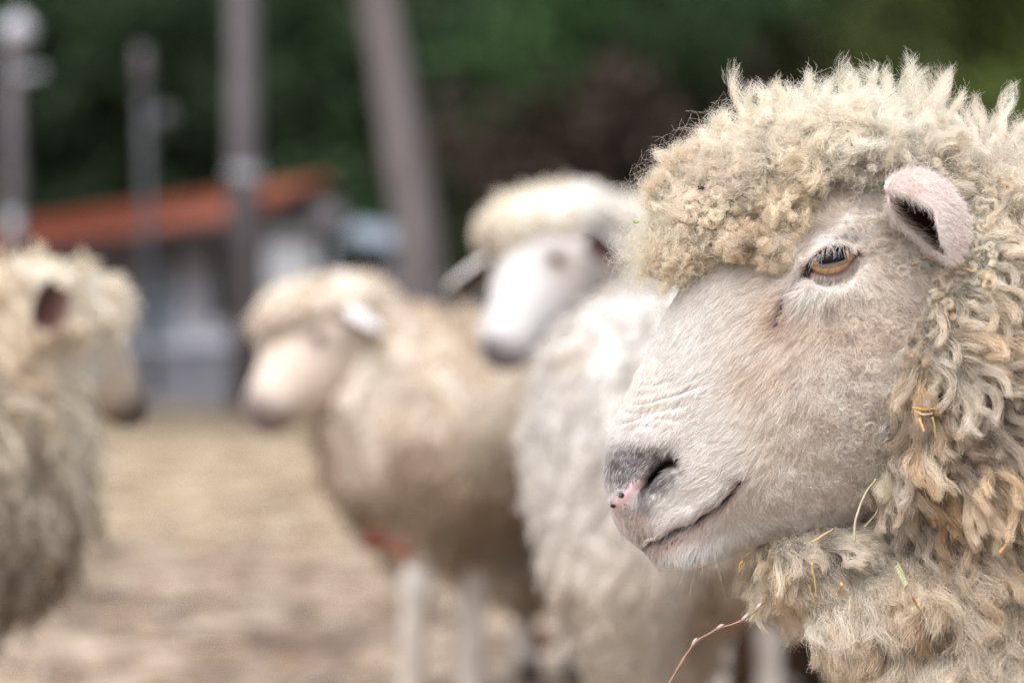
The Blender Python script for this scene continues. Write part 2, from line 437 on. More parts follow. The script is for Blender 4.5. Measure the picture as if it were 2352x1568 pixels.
o = empty('metal_post', tuple(P(350, HOR+FPX*HCAM/24, 24))); bx = np.array(o.location)
tag(o, 'thin galvanised post between the street lamp and utility pole', 'post')
mb = MB(); top = P(326, 108, 24)-bx; mb.tube([(0, 0, -0.02), top], [0.052, 0.045], 14); mb.build('pole', M['steel_old'], o, True)
mb = MB(); a_ = P(326, 112, 24)-bx; mb.tube([a_, P(330, 215, 24)-bx], 0.058, 14); mb.build('sleeve', M['concrete'], o, True)
mb = MB(); a_ = P(378, 270, 24)-bx; mb.tube([a_-np.array([0, .03, 0]), a_+np.array([0, .03, 0])], 0.10, 18); mb.tube([a_, P(330, 272, 24)-bx], 0.02, 6); mb.build('round_sign', M['steel_old'], o, True)

# leaning tree trunk
o = empty('pine_tree', tuple(P(985, HOR+FPX*HCAM/19, 19))); bx = np.array(o.location)
tag(o, 'bare leaning reddish grey pine trunk right of the pole', 'tree')
mb = MB(); pp = [P(985, HOR+FPX*HCAM/19, 19), P(962, 560, 19), P(915, 280, 19), P(868, 0, 19), P(800, -350, 19.1), P(700, -900, 19.3), P(640, -1300, 19.4)]
pp = [q-bx for q in pp]
tt = np.linspace(0, 1, 60)*(len(pp)-1); i0 = np.minimum(tt.astype(int), len(pp)-2); fr = (tt-i0)[:, None]; pa = np.array(pp)
pl = pa[i0]*(1-fr)+pa[i0+1]*fr; pl += vnoise(pl, 1.2, 4)*0.02
mb.tube(pl, np.linspace(0.195, 0.12, 60), 16); mb.build('trunk', M['bark'], o, True)
cs = np.array([pa[-1]+rng.normal(size=3)*np.array([1.2, 1.2, .6]) for _ in range(30)])
cr_ = leaf_mass('crown', cs, np.full(30, 0.7), np.tile(srgb(50, 72, 38), (30, 1)), 160, 0.09); cr_.parent = o
mb = MB()
for q in range(10): mb.tube([pa[-2]*0.4+pa[-1]*0.6, cs[q]], [0.06, 0.02], 6)
mb.build('branch', M['bark'], o, True)

# ---- house with the orange-red roof (seen at a slant)
M['roof'] = noise_mat('red_roof', (0.17, 0.050, 0.028), (0.25, 0.080, 0.050), 0.5, 0.8, stretch=(1, 1, 1))
M['roof'].node_tree.nodes['Principled BSDF'].inputs['Specular IOR Level'].default_value = 0.2
M['wall_dark'] = noise_mat('weathered_wall', (0.10, 0.095, 0.09), (0.19, 0.18, 0.175), 1.5, 0.9)
M['board'] = noise_mat('dark_boarding', (0.035, 0.03, 0.026), (0.07, 0.06, 0.05), 1.5, 0.9)
M['wall_pale'] = noise_mat('pale_render', (0.36, 0.36, 0.37), (0.46, 0.46, 0.47), 1.2, 0.9)
M['wall_blue'] = noise_mat('blue_grey_sheet', (0.20, 0.24, 0.29), (0.32, 0.36, 0.41), 1.2, 0.7)
M['panel'] = noise_mat('white_panel', (0.34, 0.34, 0.38), (0.44, 0.44, 0.48), 1.2, 0.6)
M['black'] = noise_mat('dark_opening', (0.008, 0.008, 0.009), (0.02, 0.02, 0.02), 2, 0.9)
A = P(-60, 588, 44)[:2]; B = P(612, 505, 34)[:2]         # front wall line, far end -> near end
dirv = (B-A)/np.linalg.norm(B-A); back = np.array([dirv[1], -dirv[0]])
if back[1] < 0: back = -back
def W(s, t_, z): q = A+dirv*s+back*t_; return np.array([q[0], q[1], z+((s/Lw-1)*.22 if z > 1 else 0)])
Lw = np.linalg.norm(B-A)
Ltot = np.linalg.norm(B-A)
o = empty('farm_building', tuple(W(Ltot, 0, 0))); b0 = np.array(o.location)
tag(o, 'low farm building with long orange-red roof and pale wall panels', 'building')
def slab(mb, s0, s1, t0, t1, z0, z1):
    mb.hexa([W(s0, t0, z0)-b0, W(s1, t0, z0)-b0, W(s1, t1, z0)-b0, W(s0, t1, z0)-b0, W(s0, t0, z1)-b0, W(s1, t0, z1)-b0, W(s1, t1, z1)-b0, W(s0, t1, z1)-b0])
ze = 2.18; zr = 2.90; dp = 2.8; hr = 2.0; cut = 1.8; th = 0.12
mb = MB(); slab(mb, -4, Ltot-.3, 0.3, .6, 0, ze-0.02); mb.build('wall', M['wall_dark'], o)
mb = MB(); z0 = ze-0.1
q = [W(-4, -0.7, z0)-b0, W(Ltot+.5, -0.7, z0)-b0, W(Ltot-cut, hr, zr)-b0, W(-4, hr, zr)-b0]
mb.hexa(q+[p_+np.array([0, 0, th]) for p_ in q])
rf = mb.build('roof', M['roof'], o)
mb = MB(); q = [W(Ltot+.3, -0.3, 0)-b0, W(Ltot-cut-.05, hr-.1, 0)-b0, W(-3.8, hr-.1, 0)-b0, W(Ltot+.3, -0.3, ze-.02)-b0, W(Ltot-cut-.05, hr-.1, zr-.08)-b0, W(-3.8, hr-.1, zr-.1)-b0]
mb.add(q, [(0, 1, 4, 3), (1, 2, 5, 4)]); mb.add([a_+np.array([0.02, .1, 0]) for a_ in q], [(0, 3, 4, 1), (1, 4, 5, 2)]); mb.build('end_boarding', M['board'], o)
rb = MB()
for k in range(int((Ltot-cut+3)/0.45)):
    s = -3.9+k*0.45; t0, z0 = -0.7, ze-0.1+th
    rb.hexa([W(s, t0, z0-.01)-b0, W(s+.05, t0, z0-.01)-b0, W(s+.05, hr, zr+th-.01)-b0, W(s, hr, zr+th-.01)-b0,
             W(s, t0, z0+.04)-b0, W(s+.05, t0, z0+.04)-b0, W(s+.05, hr, zr+th+.04)-b0, W(s, hr, zr+th+.04)-b0])
rb.build('seam', M['roof'], rf)
mb = MB(); slab(mb, -4, Ltot+.5, -0.76, -0.66, ze-0.34, ze-0.06); mb.build('fascia', M['black'], o)
def s_at(px):   # distance along the wall where the picture column px meets it
    for s in np.linspace(0, Ltot, 2000):
        q = A+dirv*s
        if 1176+q[0]/q[1]*FPX >= px: return s
    return Ltot
for (p0, p1, z0, z1, mt, nm) in ((160, 290, 0, 1.95, 'wall_blue', 'sheet_panel'), (296, 372, 0, 1.7, 'wall_blue', 'sheet_panel'), (376, 452, 0, 1.95, 'panel', 'white_panel'), (456, 540, 0, 1.95, 'black', 'doorway'), (575, 618, 0, 1.9, 'wall_pale', 'white_panel')):
    mb = MB(); slab(mb, s_at(p0), s_at(p1), 0.24-(0.003 if mt != 'black' else 0), 0.35, z0, z1); mb.build(nm, M[mt], o)
mb = MB(); c = W(s_at(335), -0.4, 0)-b0; mb.tube([c, c+np.array([0, 0, ze-.1])], 0.07, 10); mb.build('downpipe', M['roof'], o)
# pale gable-end annexe to the right of the pole
e0 = P(600, 700, 33.0); 
o2 = empty('annexe', (P(660, 700, 33)[0], 33.4, 0)); tag(o2, 'pale rendered annexe wall under the right end of the red roof', 'building')
mb = MB(); wx0 = P(604, 0, 33)[0]; wx1 = P(712, 0, 33)[0]
cx = o2.location.x; mb.box((0.5*(wx0+wx1)-cx, 0.6, 0.95), (wx1-wx0, 1.2, 1.9)); mb.build('wall', M['wall_pale'], o2)
mb = MB(); mb.box((0.5*(wx0+wx1)-cx, 0.6, 1.96), (wx1-wx0+.1, 1.4, 0.1)); mb.build('roof', M['wall_dark'], o2)
# lean-to with grey-blue sheet canopy further right
cx = P(820, 0, 33)[0]; o3 = empty('open_shed', (cx, 33.4, 0)); tag(o3, 'open shed with blue-grey sheet canopy beside the leaning trunk', 'shed')
zc = P(0, 575, 33)[2]; x0_ = P(790, 0, 33)[0]-cx; x1_ = P(925, 0, 33)[0]-cx
mb = MB(); mb.hexa([(x0_, -.6, zc+.12), (x1_, -.6, zc-.02), (x1_, 2, zc+.30), (x0_, 2, zc+.42), (x0_, -.6, zc+.2), (x1_, -.6, zc+.06), (x1_, 2, zc+.38), (x0_, 2, zc+.5)]); mb.build('canopy', M['wall_blue'], o3)
mb = MB(); mb.box(((x0_+x1_)/2, 1.9, zc/2+.05), (x1_-x0_-.1, 0.1, zc+.1)); mb.build('wall', M['black'], o3)
for xx in (x0_+.1, x1_-.1):
    mb = MB(); mb.box((xx, -.5, zc/2), (.09, .09, zc)); mb.build('post', M['dark_metal'], o3)
o4 = empty('satellite_dish', tuple(P(757, 560, 32.5))); tag(o4, 'small grey satellite dish above the open shed', 'satellite dish')
mb = MB(); c = P(757, 508, 32.5)-np.array(o4.location); n_ = nrm(np.array([-.2, -1, .4]))
mb.tube([c+n_*0.06, c+n_*0.02, c], [0.26, 0.2, 0.05], 22); mb.build('dish', M['concrete'], o4, True)
mb = MB(); mb.tube([(0, 0.1, -zc-0.2+0.3), c], 0.03, 8); mb.build('mast', M['galv'], o4, True)

# walls by the road
M['wall_lav'] = noise_mat('grey_block', (0.13, 0.13, 0.15), (0.19, 0.19, 0.21), 2.0, 0.9, bump=.3)
M['coping'] = noise_mat('pale_coping', (0.32, 0.32, 0.36), (0.44, 0.44, 0.48), 2.0, 0.9)
o = empty('block_wall', tuple(P(300, HOR+FPX*HCAM/24, 24))); bx = np.array(o.location)
tag(o, 'low grey block wall between the left and middle sheep', 'wall')
xa, xb = P(-300, 0, 24)[0]-bx[0], P(640, 0, 24)[0]-bx[0]; zt = P(0, 800, 24)[2]
mb = MB(); mb.box(((xa+xb)/2, 0.12, zt/2), (xb-xa, .24, zt)); mb.build('wall', M['wall_lav'], o)
mb = MB(); mb.box(((xa+xb)/2, 0.12, zt+.03), (xb-xa+.06, .32, .06)); mb.build('coping', M['coping'], o)
o = empty('loading_step', (P(430, 0, 27)[0], 27, 0)); tag(o, 'pale concrete step behind the low block wall', 'step')
zt2 = P(0, 752, 27)[2]
mb = MB(); mb.box((P(490, 0, 27)[0]-P(430, 0, 27)[0], 0.3, zt2/2), (P(565, 0, 27)[0]-P(400, 0, 27)[0], .6, zt2)); mb.build('block', M['coping'], o)
mb = MB(); mb.box((P(490, 0, 27)[0]-P(430, 0, 27)[0], 0.3, zt2+.02), (P(565, 0, 27)[0]-P(400, 0, 27)[0]+.06, .66, .04)); mb.build('tread', M['panel'], o)
o = empty('concrete_wall', tuple(P(1000, HOR+FPX*HCAM/26, 26))); bx = np.array(o.location)
tag(o, 'grey-tan concrete wall behind the middle sheep\'s back', 'wall')
xa, xb = P(880, 0, 26)[0]-bx[0], P(2600, 0, 26)[0]-bx[0]; zt = P(0, 648, 26)[2]
mb = MB(); mb.box(((xa+xb)/2, 0.12, zt/2), (xb-xa, .24, zt)); mb.build('wall', M['concrete'], o)
mb = MB(); mb.box(((xa+xb)/2, 0.12, zt+.03), (xb-xa+.06, .32, .06)); mb.build('coping', M['coping'], o)
o = empty('water_trough', tuple(P(985, HOR+FPX*HCAM/23, 23))); tag(o, 'pale trough standing against the grey-tan wall', 'trough')
zt = P(0, 672, 23)[2]
mb = MB(); mb.box((0, 0, zt/2), (.22, .4, zt)); mb.build('stand', M['dark_metal'], o)
mb = MB(); mb.box((0, 0, zt+.04), (.34, .5, .12)); mb.build('basin', M['panel'], o)

# ================================================================== SHEEP IN THE BACKGROUND
C_SKIN = srgb(206, 200, 196); C_PINK = srgb(196, 150, 140); C_DARK = srgb(70, 58, 56)
def frame_of(d, upv=(0, 0, 1)):
    f = nrm(np.array(d, float)); s = nrm(np.cross(f, np.array(upv, float))); u = np.cross(s, f); return f, s, u
def flow_locks(v, f, n, M_, K, length, r_lock, width, dirf, colf, r, clumpw=None, crimp=0.15, lift=0.5, taper=0.25, wt=None, cfreq=2.5, fuzz=0.15, wig=0.0):
    """wool locks: n clumps of M_ fibres each. dirf(p,n)->flow (n,3); colf(p)->(n,3)"""
    p, nn, _ = sample_quads(v, f, n, wt, r)
    fl = dirf(p, nn)
    d0 = nrm(nn*lift+fl); L = length(p)[:, None] if callable(length) else np.full((n, 1), length)
    L = L*(0.7+0.6*r.random((n, 1)))
    a = nrm(np.cross(d0, nn+r.normal(size=(n, 3))*.2)); b = np.cross(d0, a)
    t = np.linspace(0, 1, K)[None, :, None]
    ph = r.random((n, 1, 1))*6.28; cf = cfreq*(0.7+0.6*r.random((n, 1, 1)))
    amp = crimp*(0.5+r.random((n, 1, 1)))*L[:, None, :]
    bend = fl-nn*0.25
    ctr = p[:, None, :]+L[:, None, :]*(d0[:, None, :]*t+bend[:, None, :]*t*t*0.35)
    ctr = ctr+amp*t*(np.sin(cf*6.28*t+ph)*a[:, None, :]+np.cos(cf*6.28*t+ph)*b[:, None, :]*0.8)
    # children
    th = r.random((n, M_))*6.28; rr = np.sqrt(r.random((n, M_)))
    off = rr[..., None]*(np.cos(th)[..., None]*a[:, None, :]+np.sin(th)[..., None]*b[:, None, :])
    prof = (1-t[:, :, :]*(1-taper))[:, None]                       # (1,1,K,1)
    rl = (r_lock*(0.7+0.6*r.random((n, 1, 1, 1))))
    pts = ctr[:, None]+off[:, :, None, :]*rl*prof
    jit = r.normal(size=(n, M_, 1, 3))*fuzz*r_lock*t[:, None]
    pts = pts+jit+np.sin(t[:, None]*9+r.random((n, M_, 1, 1))*6.28)*jit*0.6
    if wig:
        q_ = nrm(r.normal(size=(n, M_, 1, 3)))
        pts = pts+wig*np.sin(t[:, None]*(16+10*r.random((n, M_, 1, 1)))+r.random((n, M_, 1, 1))*6.28)*q_*np.sqrt(t[:, None])
    pts[:, :, 0] -= nn[:, None, :]*r_lock*0.6
    c = colf(p)*(0.88+0.24*r.random((n, 1)))
    c = np.repeat(c[:, None], M_, 1)*(0.92+0.16*r.random((n, M_, 1)))
    rad = width*(1-0.55*np.linspace(0, 1, K)**2)
    return pts.reshape(n*M_, K, 3), rad, np.clip(c.reshape(n*M_, 3), 0, 0.95)

def bg_sheep(label, torso, neck, poll, muz, legs, fr, tints, ears, topknot, seed, locks=(3000, 9, 0.035, 0.006, 0.0011), extra=None, wleg=0.0, headw=1.0, face=None, carve=.075, crad=.068, rimc=srgb(226, 220, 218), hx=None, mzs=.78, eyes=None, marks=None, lumps=1.0):
    r = np.random.default_rng(seed)
    poll = np.array(poll); muz = np.array(muz)
    base = np.array([(torso[0][0][0]+torso[-1][0][0])/2, (torso[0][0][1]+torso[-1][0][1])/2, 0.0])
    allp = np.array([t_[0] for t_ in torso]+[t_[0] for t_ in neck]+[poll, muz]+[l for lg in legs for l in lg])
    hf, hsd, hu = frame_of(muz-poll)
    hl = np.linalg.norm(muz-poll)
    if eyes is None: eyes = [poll+hf*.066+hsd*s_*.056*headw+hu*.014 for s_ in (-1, 1)]
    def head(g):
        hd = sd_cone(g, poll+hf*0.02, poll+hf*hl*0.5, 0.066*headw, 0.050*headw)
        hd = smin(hd, sd_cone(g, poll+hf*hl*.45-hu*.012, muz-hf*.03, 0.050*headw, 0.034*headw), .03)
        hd = smin(hd, sd_cone(g, poll+hf*.06-hu*.045, poll+hf*hl*.55-hu*.035, 0.035, 0.03), .03)
        for (c, rr_) in (hx or []): hd = smin(hd, sd_ell(g, c, rr_), .025)
        for s_ in (-1, 1):   # brow, nostril
            hd = smin(hd, np.linalg.norm(g-(poll+hf*.045+hsd*s_*.045*headw+hu*.024), axis=-1)-.022, .02)
            hd = np.maximum(hd, -(np.linalg.norm(g-(muz+hsd*s_*.020*headw+hu*.012+hf*.004), axis=-1)-.008))
        q = g-(muz-hf*.03-hu*.018); hd = hd+0.004*np.exp(-(q@hu/.004)**2)*smooth(-.03, .01, q@hf)
        return hd
    def surf(px_, py_):      # where the line of sight meets the head
        ys = np.linspace(poll[1]-.22, poll[1]+.12, 500); g = np.stack([P(px_, py_, y_) for y_ in ys]).astype(np.float32)
        d_ = head(g); i_ = int(np.argmax(d_ < 0)); return g[i_].astype(float) if d_[i_] < 0 else np.array(poll)
    if marks:
        e0 = surf(*marks[0])+np.array([0, .0065, 0]); eyes = [e0, e0-2*((e0-poll)@hsd)*hsd]
    def body(g):
        D = None
        for i in range(len(torso)-1):
            d_ = sd_cone(g, torso[i][0], torso[i+1][0], torso[i][1]*.82, torso[i+1][1]*.82); D = d_ if D is None else smin(D, d_, .05)
        for i in range(len(neck)-1):
            D = smin(D, sd_cone(g, neck[i][0], neck[i+1][0], neck[i][1]*.75, neck[i+1][1]*.75), .05)
        hd = head(g)
        D = smin(D, hd, .03)
        for lg in legs:
            for i in range(len(lg)-1):
                ra = (0.038, 0.026, 0.021, 0.025)[min(i, 3)]; rb = (0.026, 0.021, 0.025, 0.026)[min(i, 3)]
                D = smin(D, sd_cone(g, lg[i], lg[i+1], ra, rb), .02)
        return D
    lo = allp.min(0)-0.32; hi = allp.max(0)+0.32; lo[2] = -0.012; 
    v, f = surface_nets(body, lo, hi, 0.011)
    ff, _, _ = hf, 0, 0
    k = (v-poll)@hf; sdv = np.abs((v-poll)@hsd)
    hd_ = smooth(.30, .22, np.linalg.norm(v-poll-hf*hl*.5, axis=1))[:, None]
    mud = smooth(-.2, .5, fbm(v, 24, seed+40, 3))[:, None]*smooth(.5, .15, v[:, 2])[:, None]*.5
    col = (srgb(222, 216, 210)*(1-mud)+srgb(140, 116, 92)*mud)*(1-hd_)+(C_SKIN if face is None else face)*hd_
    mz = smooth(hl*mzs, hl*(mzs+.2), k)*smooth(.12, .06, np.linalg.norm(v-muz, axis=1)) ; col = col*(1-mz[:, None]*.7)+fr[:, None].T*mz[:, None]*.7 if False else col*(1-.75*mz[:, None])+np.array(fr)*(.75*mz[:, None])
    for s_ in (-1, 1):
        ez = np.exp(-(np.linalg.norm(v-eyes[(s_+1)//2], axis=1)/.026)**2)[:, None]; col = col*(1-.85*ez)+srgb(112, 88, 86)*.85*ez
        ez = np.exp(-(np.linalg.norm(v-(muz+hsd*s_*.020-hf*.004+hu*.006), axis=1)/.013)**2)[:, None]; col = col*(1-.85*ez)+srgb(50, 40, 42)*.85*ez
    if marks:
        for mk in marks[1:]:
            c0 = surf(*mk[:2])
            for c1 in (c0, c0-2*((c0-poll)@hsd)*hsd):
                ez = (np.exp(-(np.linalg.norm(v-c1, axis=1)/mk[2])**2)*mk[3])[:, None]; col = col*(1-ez)+srgb(*mk[4])*ez
    hoof = smooth(.07, .04, v[:, 2]); col = col*(1-hoof[:, None])+C_DARK*.6*hoof[:, None]
    root = mesh_np('sheep', v-base, f, M['skin'], col=col); root.location = base
    tag(root, label, 'sheep', 'sheep standing about in the yard')
    # fleece
    def fl(g):
        D = None
        for i in range(len(torso)-1):
            d_ = sd_cone(g, torso[i][0], torso[i+1][0], torso[i][1], torso[i+1][1]); D = d_ if D is None else smin(D, d_, .06)
        for i in range(len(neck)-1):
            D = smin(D, sd_cone(g, neck[i][0], neck[i+1][0], neck[i][1], neck[i+1][1]), .05)
        for (c, rr_) in topknot: D = smin(D, sd_ell(g, c, rr_), .03)
        for (c, rr_) in (extra or []): D = smin(D, sd_ell(g, c, rr_), .04)
        if wleg:
            for lg in legs: D = smin(D, sd_cone(g, lg[0], lg[1], wleg, .032), .05)
        near_ = np.linalg.norm(g-(poll+hf*hl*.5), axis=-1) < .30
        kk = (g-poll)@hf; uu_ = (g-poll)@hu
        fc = np.full(D.shape, 1.0); fc[near_] = head(g[near_])-.016
        fc = np.maximum(np.maximum(fc, (carve-kk)), (uu_-.044)*1.5)
        D = np.maximum(D, -fc)
        return D+(fbm(g, 22, seed)*.012+noise(g, 70, seed+5)*.005)*lumps
    v, f = surface_nets(fl, lo, hi, 0.011)
    t1, t2, t3 = tints
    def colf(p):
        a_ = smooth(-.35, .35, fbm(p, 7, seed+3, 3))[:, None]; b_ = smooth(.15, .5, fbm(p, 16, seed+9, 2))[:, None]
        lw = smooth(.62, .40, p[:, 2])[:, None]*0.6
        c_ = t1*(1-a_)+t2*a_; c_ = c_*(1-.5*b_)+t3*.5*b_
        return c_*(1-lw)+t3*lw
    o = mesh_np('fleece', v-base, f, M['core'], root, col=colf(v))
    dirf = lambda p, n_: nrm(np.array([0, 0, -1.0])-n_*(n_@np.array([0, 0, -1.0]))[:, None]+r.normal(size=p.shape)*.35)
    nl, m_, L, rl, wd = locks
    cq = v[f].mean(1); tt_ = np.clip((cq-poll)@hf/hl, 0, 1.1); df = np.linalg.norm(cq-(poll+hf*hl*tt_[:, None]), axis=1)
    wt = np.where(((cq-poll)@hf > .05) & (df < .085), .0, 1.0)*np.where(cq[:, 1] > allp[:, 1].max()+.05, .3, 1)*np.where(cq[:, 2] < .2, .2, 1)
    Lf = lambda p: L*(0.45+0.55*smooth(.10, .25, np.linalg.norm(p-poll, axis=1)))
    pts, rad, c_ = flow_locks(v, f, nl, m_, 7, Lf, rl, wd, dirf, colf, r, crimp=.10, lift=.35, wt=wt)
    hair_obj('wool_locks', pts-base, rad, c_, M['hair'], o)
    # ears, eyes
    for (bp_, tip, upv, w_) in ears:
        bp_ = np.array(bp_); tip = np.array(tip); e = tip-bp_; le = np.linalg.norm(e); e = e/le
        nv_ = nrm(np.array(upv)-e*(np.array(upv)@e)); sv_ = np.cross(e, nv_)       # nv_: direction the opening faces
        U = np.linspace(0, 1, 14); V_ = np.linspace(-1, 1, 11)
        vv = []
        for side in (1, 0):
            for u in U:
                hw = w_*(math.sin(math.pi*min(1, u*0.80+.14))**.7)
                for q in V_:
                    vv.append(bp_+e*le*u+sv_*hw*q+nv_*(hw*0.7*(q*q)-hw*.3)*(1-.4*u)-nv_*(.006 if side else 0))
        vv = np.array(vv); nU, nV = 14, 11; ii = np.arange(nU*nV).reshape(nU, nV)
        qd = lambda I: np.stack([I[:-1, :-1], I[1:, :-1], I[1:, 1:], I[:-1, 1:]], -1).reshape(-1, 4)
        fo = qd(ii); fi = qd(ii+nU*nV)[:, ::-1]
        ring = np.concatenate([ii[:, 0], ii[-1, 1:], ii[::-1, -1][1:], ii[0, ::-1][1:-1]]); rg2 = np.roll(ring, -1)
        fe = np.stack([ring, ring+nU*nV, rg2+nU*nV, rg2], 1)
        cc_ = np.tile(rimc, (len(vv), 1)); inn = np.zeros(len(vv)); inn[nU*nV:] = 1
        qn = np.tile(np.abs(V_)[None], (nU, 1)).ravel(); un = np.repeat(U, nV)
        im = inn*np.tile(smooth(1.05, .75, qn)*smooth(1.0, .8, un), 2)
        cc_ = cc_*(1-im[:, None])+srgb(70, 40, 30)*im[:, None]
        mesh_np('ear', vv-base, np.concatenate([fo, fi, fe]), M['skin'], root, col=cc_)
    for c in eyes:
        v_, f_ = surface_nets(lambda g: np.linalg.norm(g-c, axis=-1)-.0125, c-.018, c+.018, .0025)
        mesh_np('eye', v_-base, f_, M['eye'], root, col=np.tile(srgb(60, 42, 28), (len(v_), 1)))
    return root

cream = srgb(236, 228, 213); tan = srgb(212, 196, 174); brown = srgb(144, 122, 102)
white1 = srgb(228, 225, 221); white2 = srgb(224, 219, 214)
# left sheep, facing right
d = 3.0
bg_sheep('shaggy cream sheep at the left edge facing right with dark nose',
  torso=[(P(-250, 1110, 2.95), .20), (P(-620, 1080, 2.75), .25), (P(-1200, 1080, 2.5), .24)],
  neck=[(P(30, 805, 3.0), .098), (P(-70, 940, 2.98), .135), (P(-260, 1040, 2.95), .19)],
  poll=P(120, 700, 3.02), muz=P(322, 975, 3.10),
  legs=[[P(-330, 1350, 2.85), P(-330, 1600, 2.85), P(-330, 1900, 2.85), np.array([P(-330, 0, 2.85)[0], 2.85, .02])],
        [P(-250, 1350, 3.05), P(-250, 1600, 3.05), P(-250, 1850, 3.05), np.array([P(-250, 0, 3.05)[0], 3.05, .02])],
        [P(-1050, 1350, 2.4), P(-1080, 1700, 2.4), P(-1060, 2000, 2.4), np.array([P(-1060, 0, 2.4)[0], 2.4, .02])],
        [P(-1000, 1350, 2.7), P(-1040, 1650, 2.7), P(-1010, 1900, 2.7), np.array([P(-1010, 0, 2.7)[0], 2.7, .02])]],
  fr=srgb(40, 34, 38), tints=(cream*1.02, tan, brown),
  ears=[(P(140, 655, 2.885), P(85, 765, 2.845), (0.45, -1, -.1), .026), (P(140, 665, 3.09), P(150, 700, 3.17), (0.6, .6, .5), .026)],
  topknot=[(P(110, 712, 3.02), (.075, .08, .055)), (P(222, 735, 3.04), (.046, .06, .048)), (P(225, 850, 3.06), (.030, .05, .060)), (P(20, 730, 3.0), (.09, .09, .062))],
  extra=[(P(75, 960, 2.99), (.055, .08, .10)), (P(40, 1130, 2.97), (.07, .09, .12))],
  seed=11, locks=(6500, 11, .050, .006, .0009), face=srgb(206, 190, 172), headw=.86, carve=.115, mzs=.66, marks=[(232, 785), (330, 950, .016, .7, (50, 42, 46))], rimc=srgb(206, 188, 168))
# middle sheep, three-quarter, facing left
bg_sheep('beige woolly sheep in the middle with a russet leaf on its chest',
  torso=[(P(985, 1005, 4.05), .180), (P(1060, 990, 4.35), .185), (P(1150, 980, 4.75), .19)],
  neck=[(P(850, 790, 4.02), .088), (P(910, 880, 4.03), .125), (P(970, 970, 4.06), .17)],
  poll=P(805, 745, 4.0), muz=P(600, 962, 3.93),
  legs=[[P(945, 1220, 3.98), P(955, 1340, 3.98), P(945, 1600, 3.98), np.array([P(930, 0, 3.98)[0], 3.98, .02])],
        [P(1085, 1220, 4.10), P(1085, 1340, 4.10), P(1085, 1600, 4.10), np.array([P(1060, 0, 4.1)[0], 4.10, .02])],
        [P(1200, 1240, 4.75), P(1215, 1370, 4.8), P(1205, 1480, 4.85), np.array([P(1220, 0, 4.8)[0], 4.80, .02])],
        [P(1290, 1240, 4.85), P(1330, 1370, 4.9), P(1320, 1480, 4.95), np.array([P(1320, 0, 4.9)[0], 4.90, .02])]],
  fr=srgb(110, 92, 92), tints=(srgb(232, 221, 206), srgb(212, 195, 176), srgb(168, 148, 128)),
  ears=[(P(808, 712, 3.90), P(875, 768, 3.83), (-.5, -.15, -1), .030), (P(765, 715, 4.07), P(720, 720, 4.13), (-.6, -.6, .2), .024)],
  topknot=[(P(800, 712, 4.0), (.082, .088, .062)), (P(700, 714, 3.99), (.072, .074, .048)), (P(636, 745, 3.97), (.036, .050, .036))],
  extra=[(P(1215, 1330, 4.75), (.075, .09, .075)), (P(850, 930, 4.0), (.07, .08, .10)), (P(950, 1240, 3.99), (.05, .05, .06)), (P(1085, 1240, 4.1), (.05, .05, .06))],
  seed=12, locks=(6000, 9, .028, .006, .0009), face=srgb(214, 200, 186), headw=1.12, carve=.012, marks=[(732, 778), (588, 948, .014, .8, (70, 58, 62)), (640, 985, .020, .45, (120, 96, 84)), (660, 965, .016, .4, (120, 96, 84)), (700, 860, .045, .25, (190, 160, 140))], hx=[(P(690, 815, 3.98), (.070, .060, .062)), (P(700, 890, 3.97), (.050, .045, .048)), (P(640, 900, 3.95), (.046, .042, .050)), (P(612, 945, 3.94), (.034, .036, .038))])
# farther sheep with raised head, looking over
bg_sheep('white-faced sheep with its head raised behind the middle sheep',
  torso=[(P(1650, 900, 3.95), .20), (P(1900, 900, 4.2), .21), (P(2150, 920, 4.5), .21)],
  neck=[(P(1430, 590, 3.72), .08), (P(1490, 690, 3.78), .12), (P(1600, 850, 3.9), .18)],
  poll=P(1315, 560, 3.62), muz=P(1155, 812, 3.46),
  legs=[[P(1640, 1130, 3.85), P(1650, 1350, 3.85), P(1640, 1600, 3.85), np.array([P(1640, 0, 3.85)[0], 3.85, .02])],
        [P(1760, 1130, 4.05), P(1765, 1350, 4.05), P(1765, 1600, 4.05), np.array([P(1765, 0, 4.05)[0], 4.05, .02])],
        [P(2150, 1130, 4.4), P(2150, 1350, 4.4), P(2150, 1500, 4.4), np.array([P(2150, 0, 4.4)[0], 4.4, .02])],
        [P(2250, 1130, 4.6), P(2250, 1350, 4.6), P(2250, 1500, 4.6), np.array([P(2250, 0, 4.6)[0], 4.6, .02])]],
  fr=srgb(118, 104, 108), tints=(srgb(240, 235, 227), srgb(230, 220, 204), srgb(180, 160, 138)),
  ears=[(P(1345, 540, 3.50), P(1425, 590, 3.42), (-.45, -1, -.5), .032), (P(1175, 575, 3.66), P(1030, 668, 3.64), (.25, -.55, -1.0), .036)],
  topknot=[(P(1290, 510, 3.61), (.105, .09, .058)), (P(1165, 530, 3.57), (.044, .05, .042)), (P(1420, 600, 3.70), (.05, .07, .08)), (P(1410, 530, 3.70), (.075, .09, .05))],
  seed=13, locks=(5000, 9, .024, .006, .0009), headw=1.05, face=srgb(200, 196, 194), mzs=.92, carve=-.015, marks=[(1276, 600), (1134, 798, .014, .9, (66, 58, 64)), (1158, 838, .014, .6, (110, 96, 98)), (1330, 640, .040, .35, (196, 172, 152))], hx=[(P(1270, 605, 3.60), (.075, .066, .060)), (P(1215, 660, 3.54), (.058, .055, .060)), (P(1175, 750, 3.49), (.042, .042, .050)), (P(1158, 800, 3.46), (.034, .036, .032))])  # last mark paints beige shading onto the near cheek
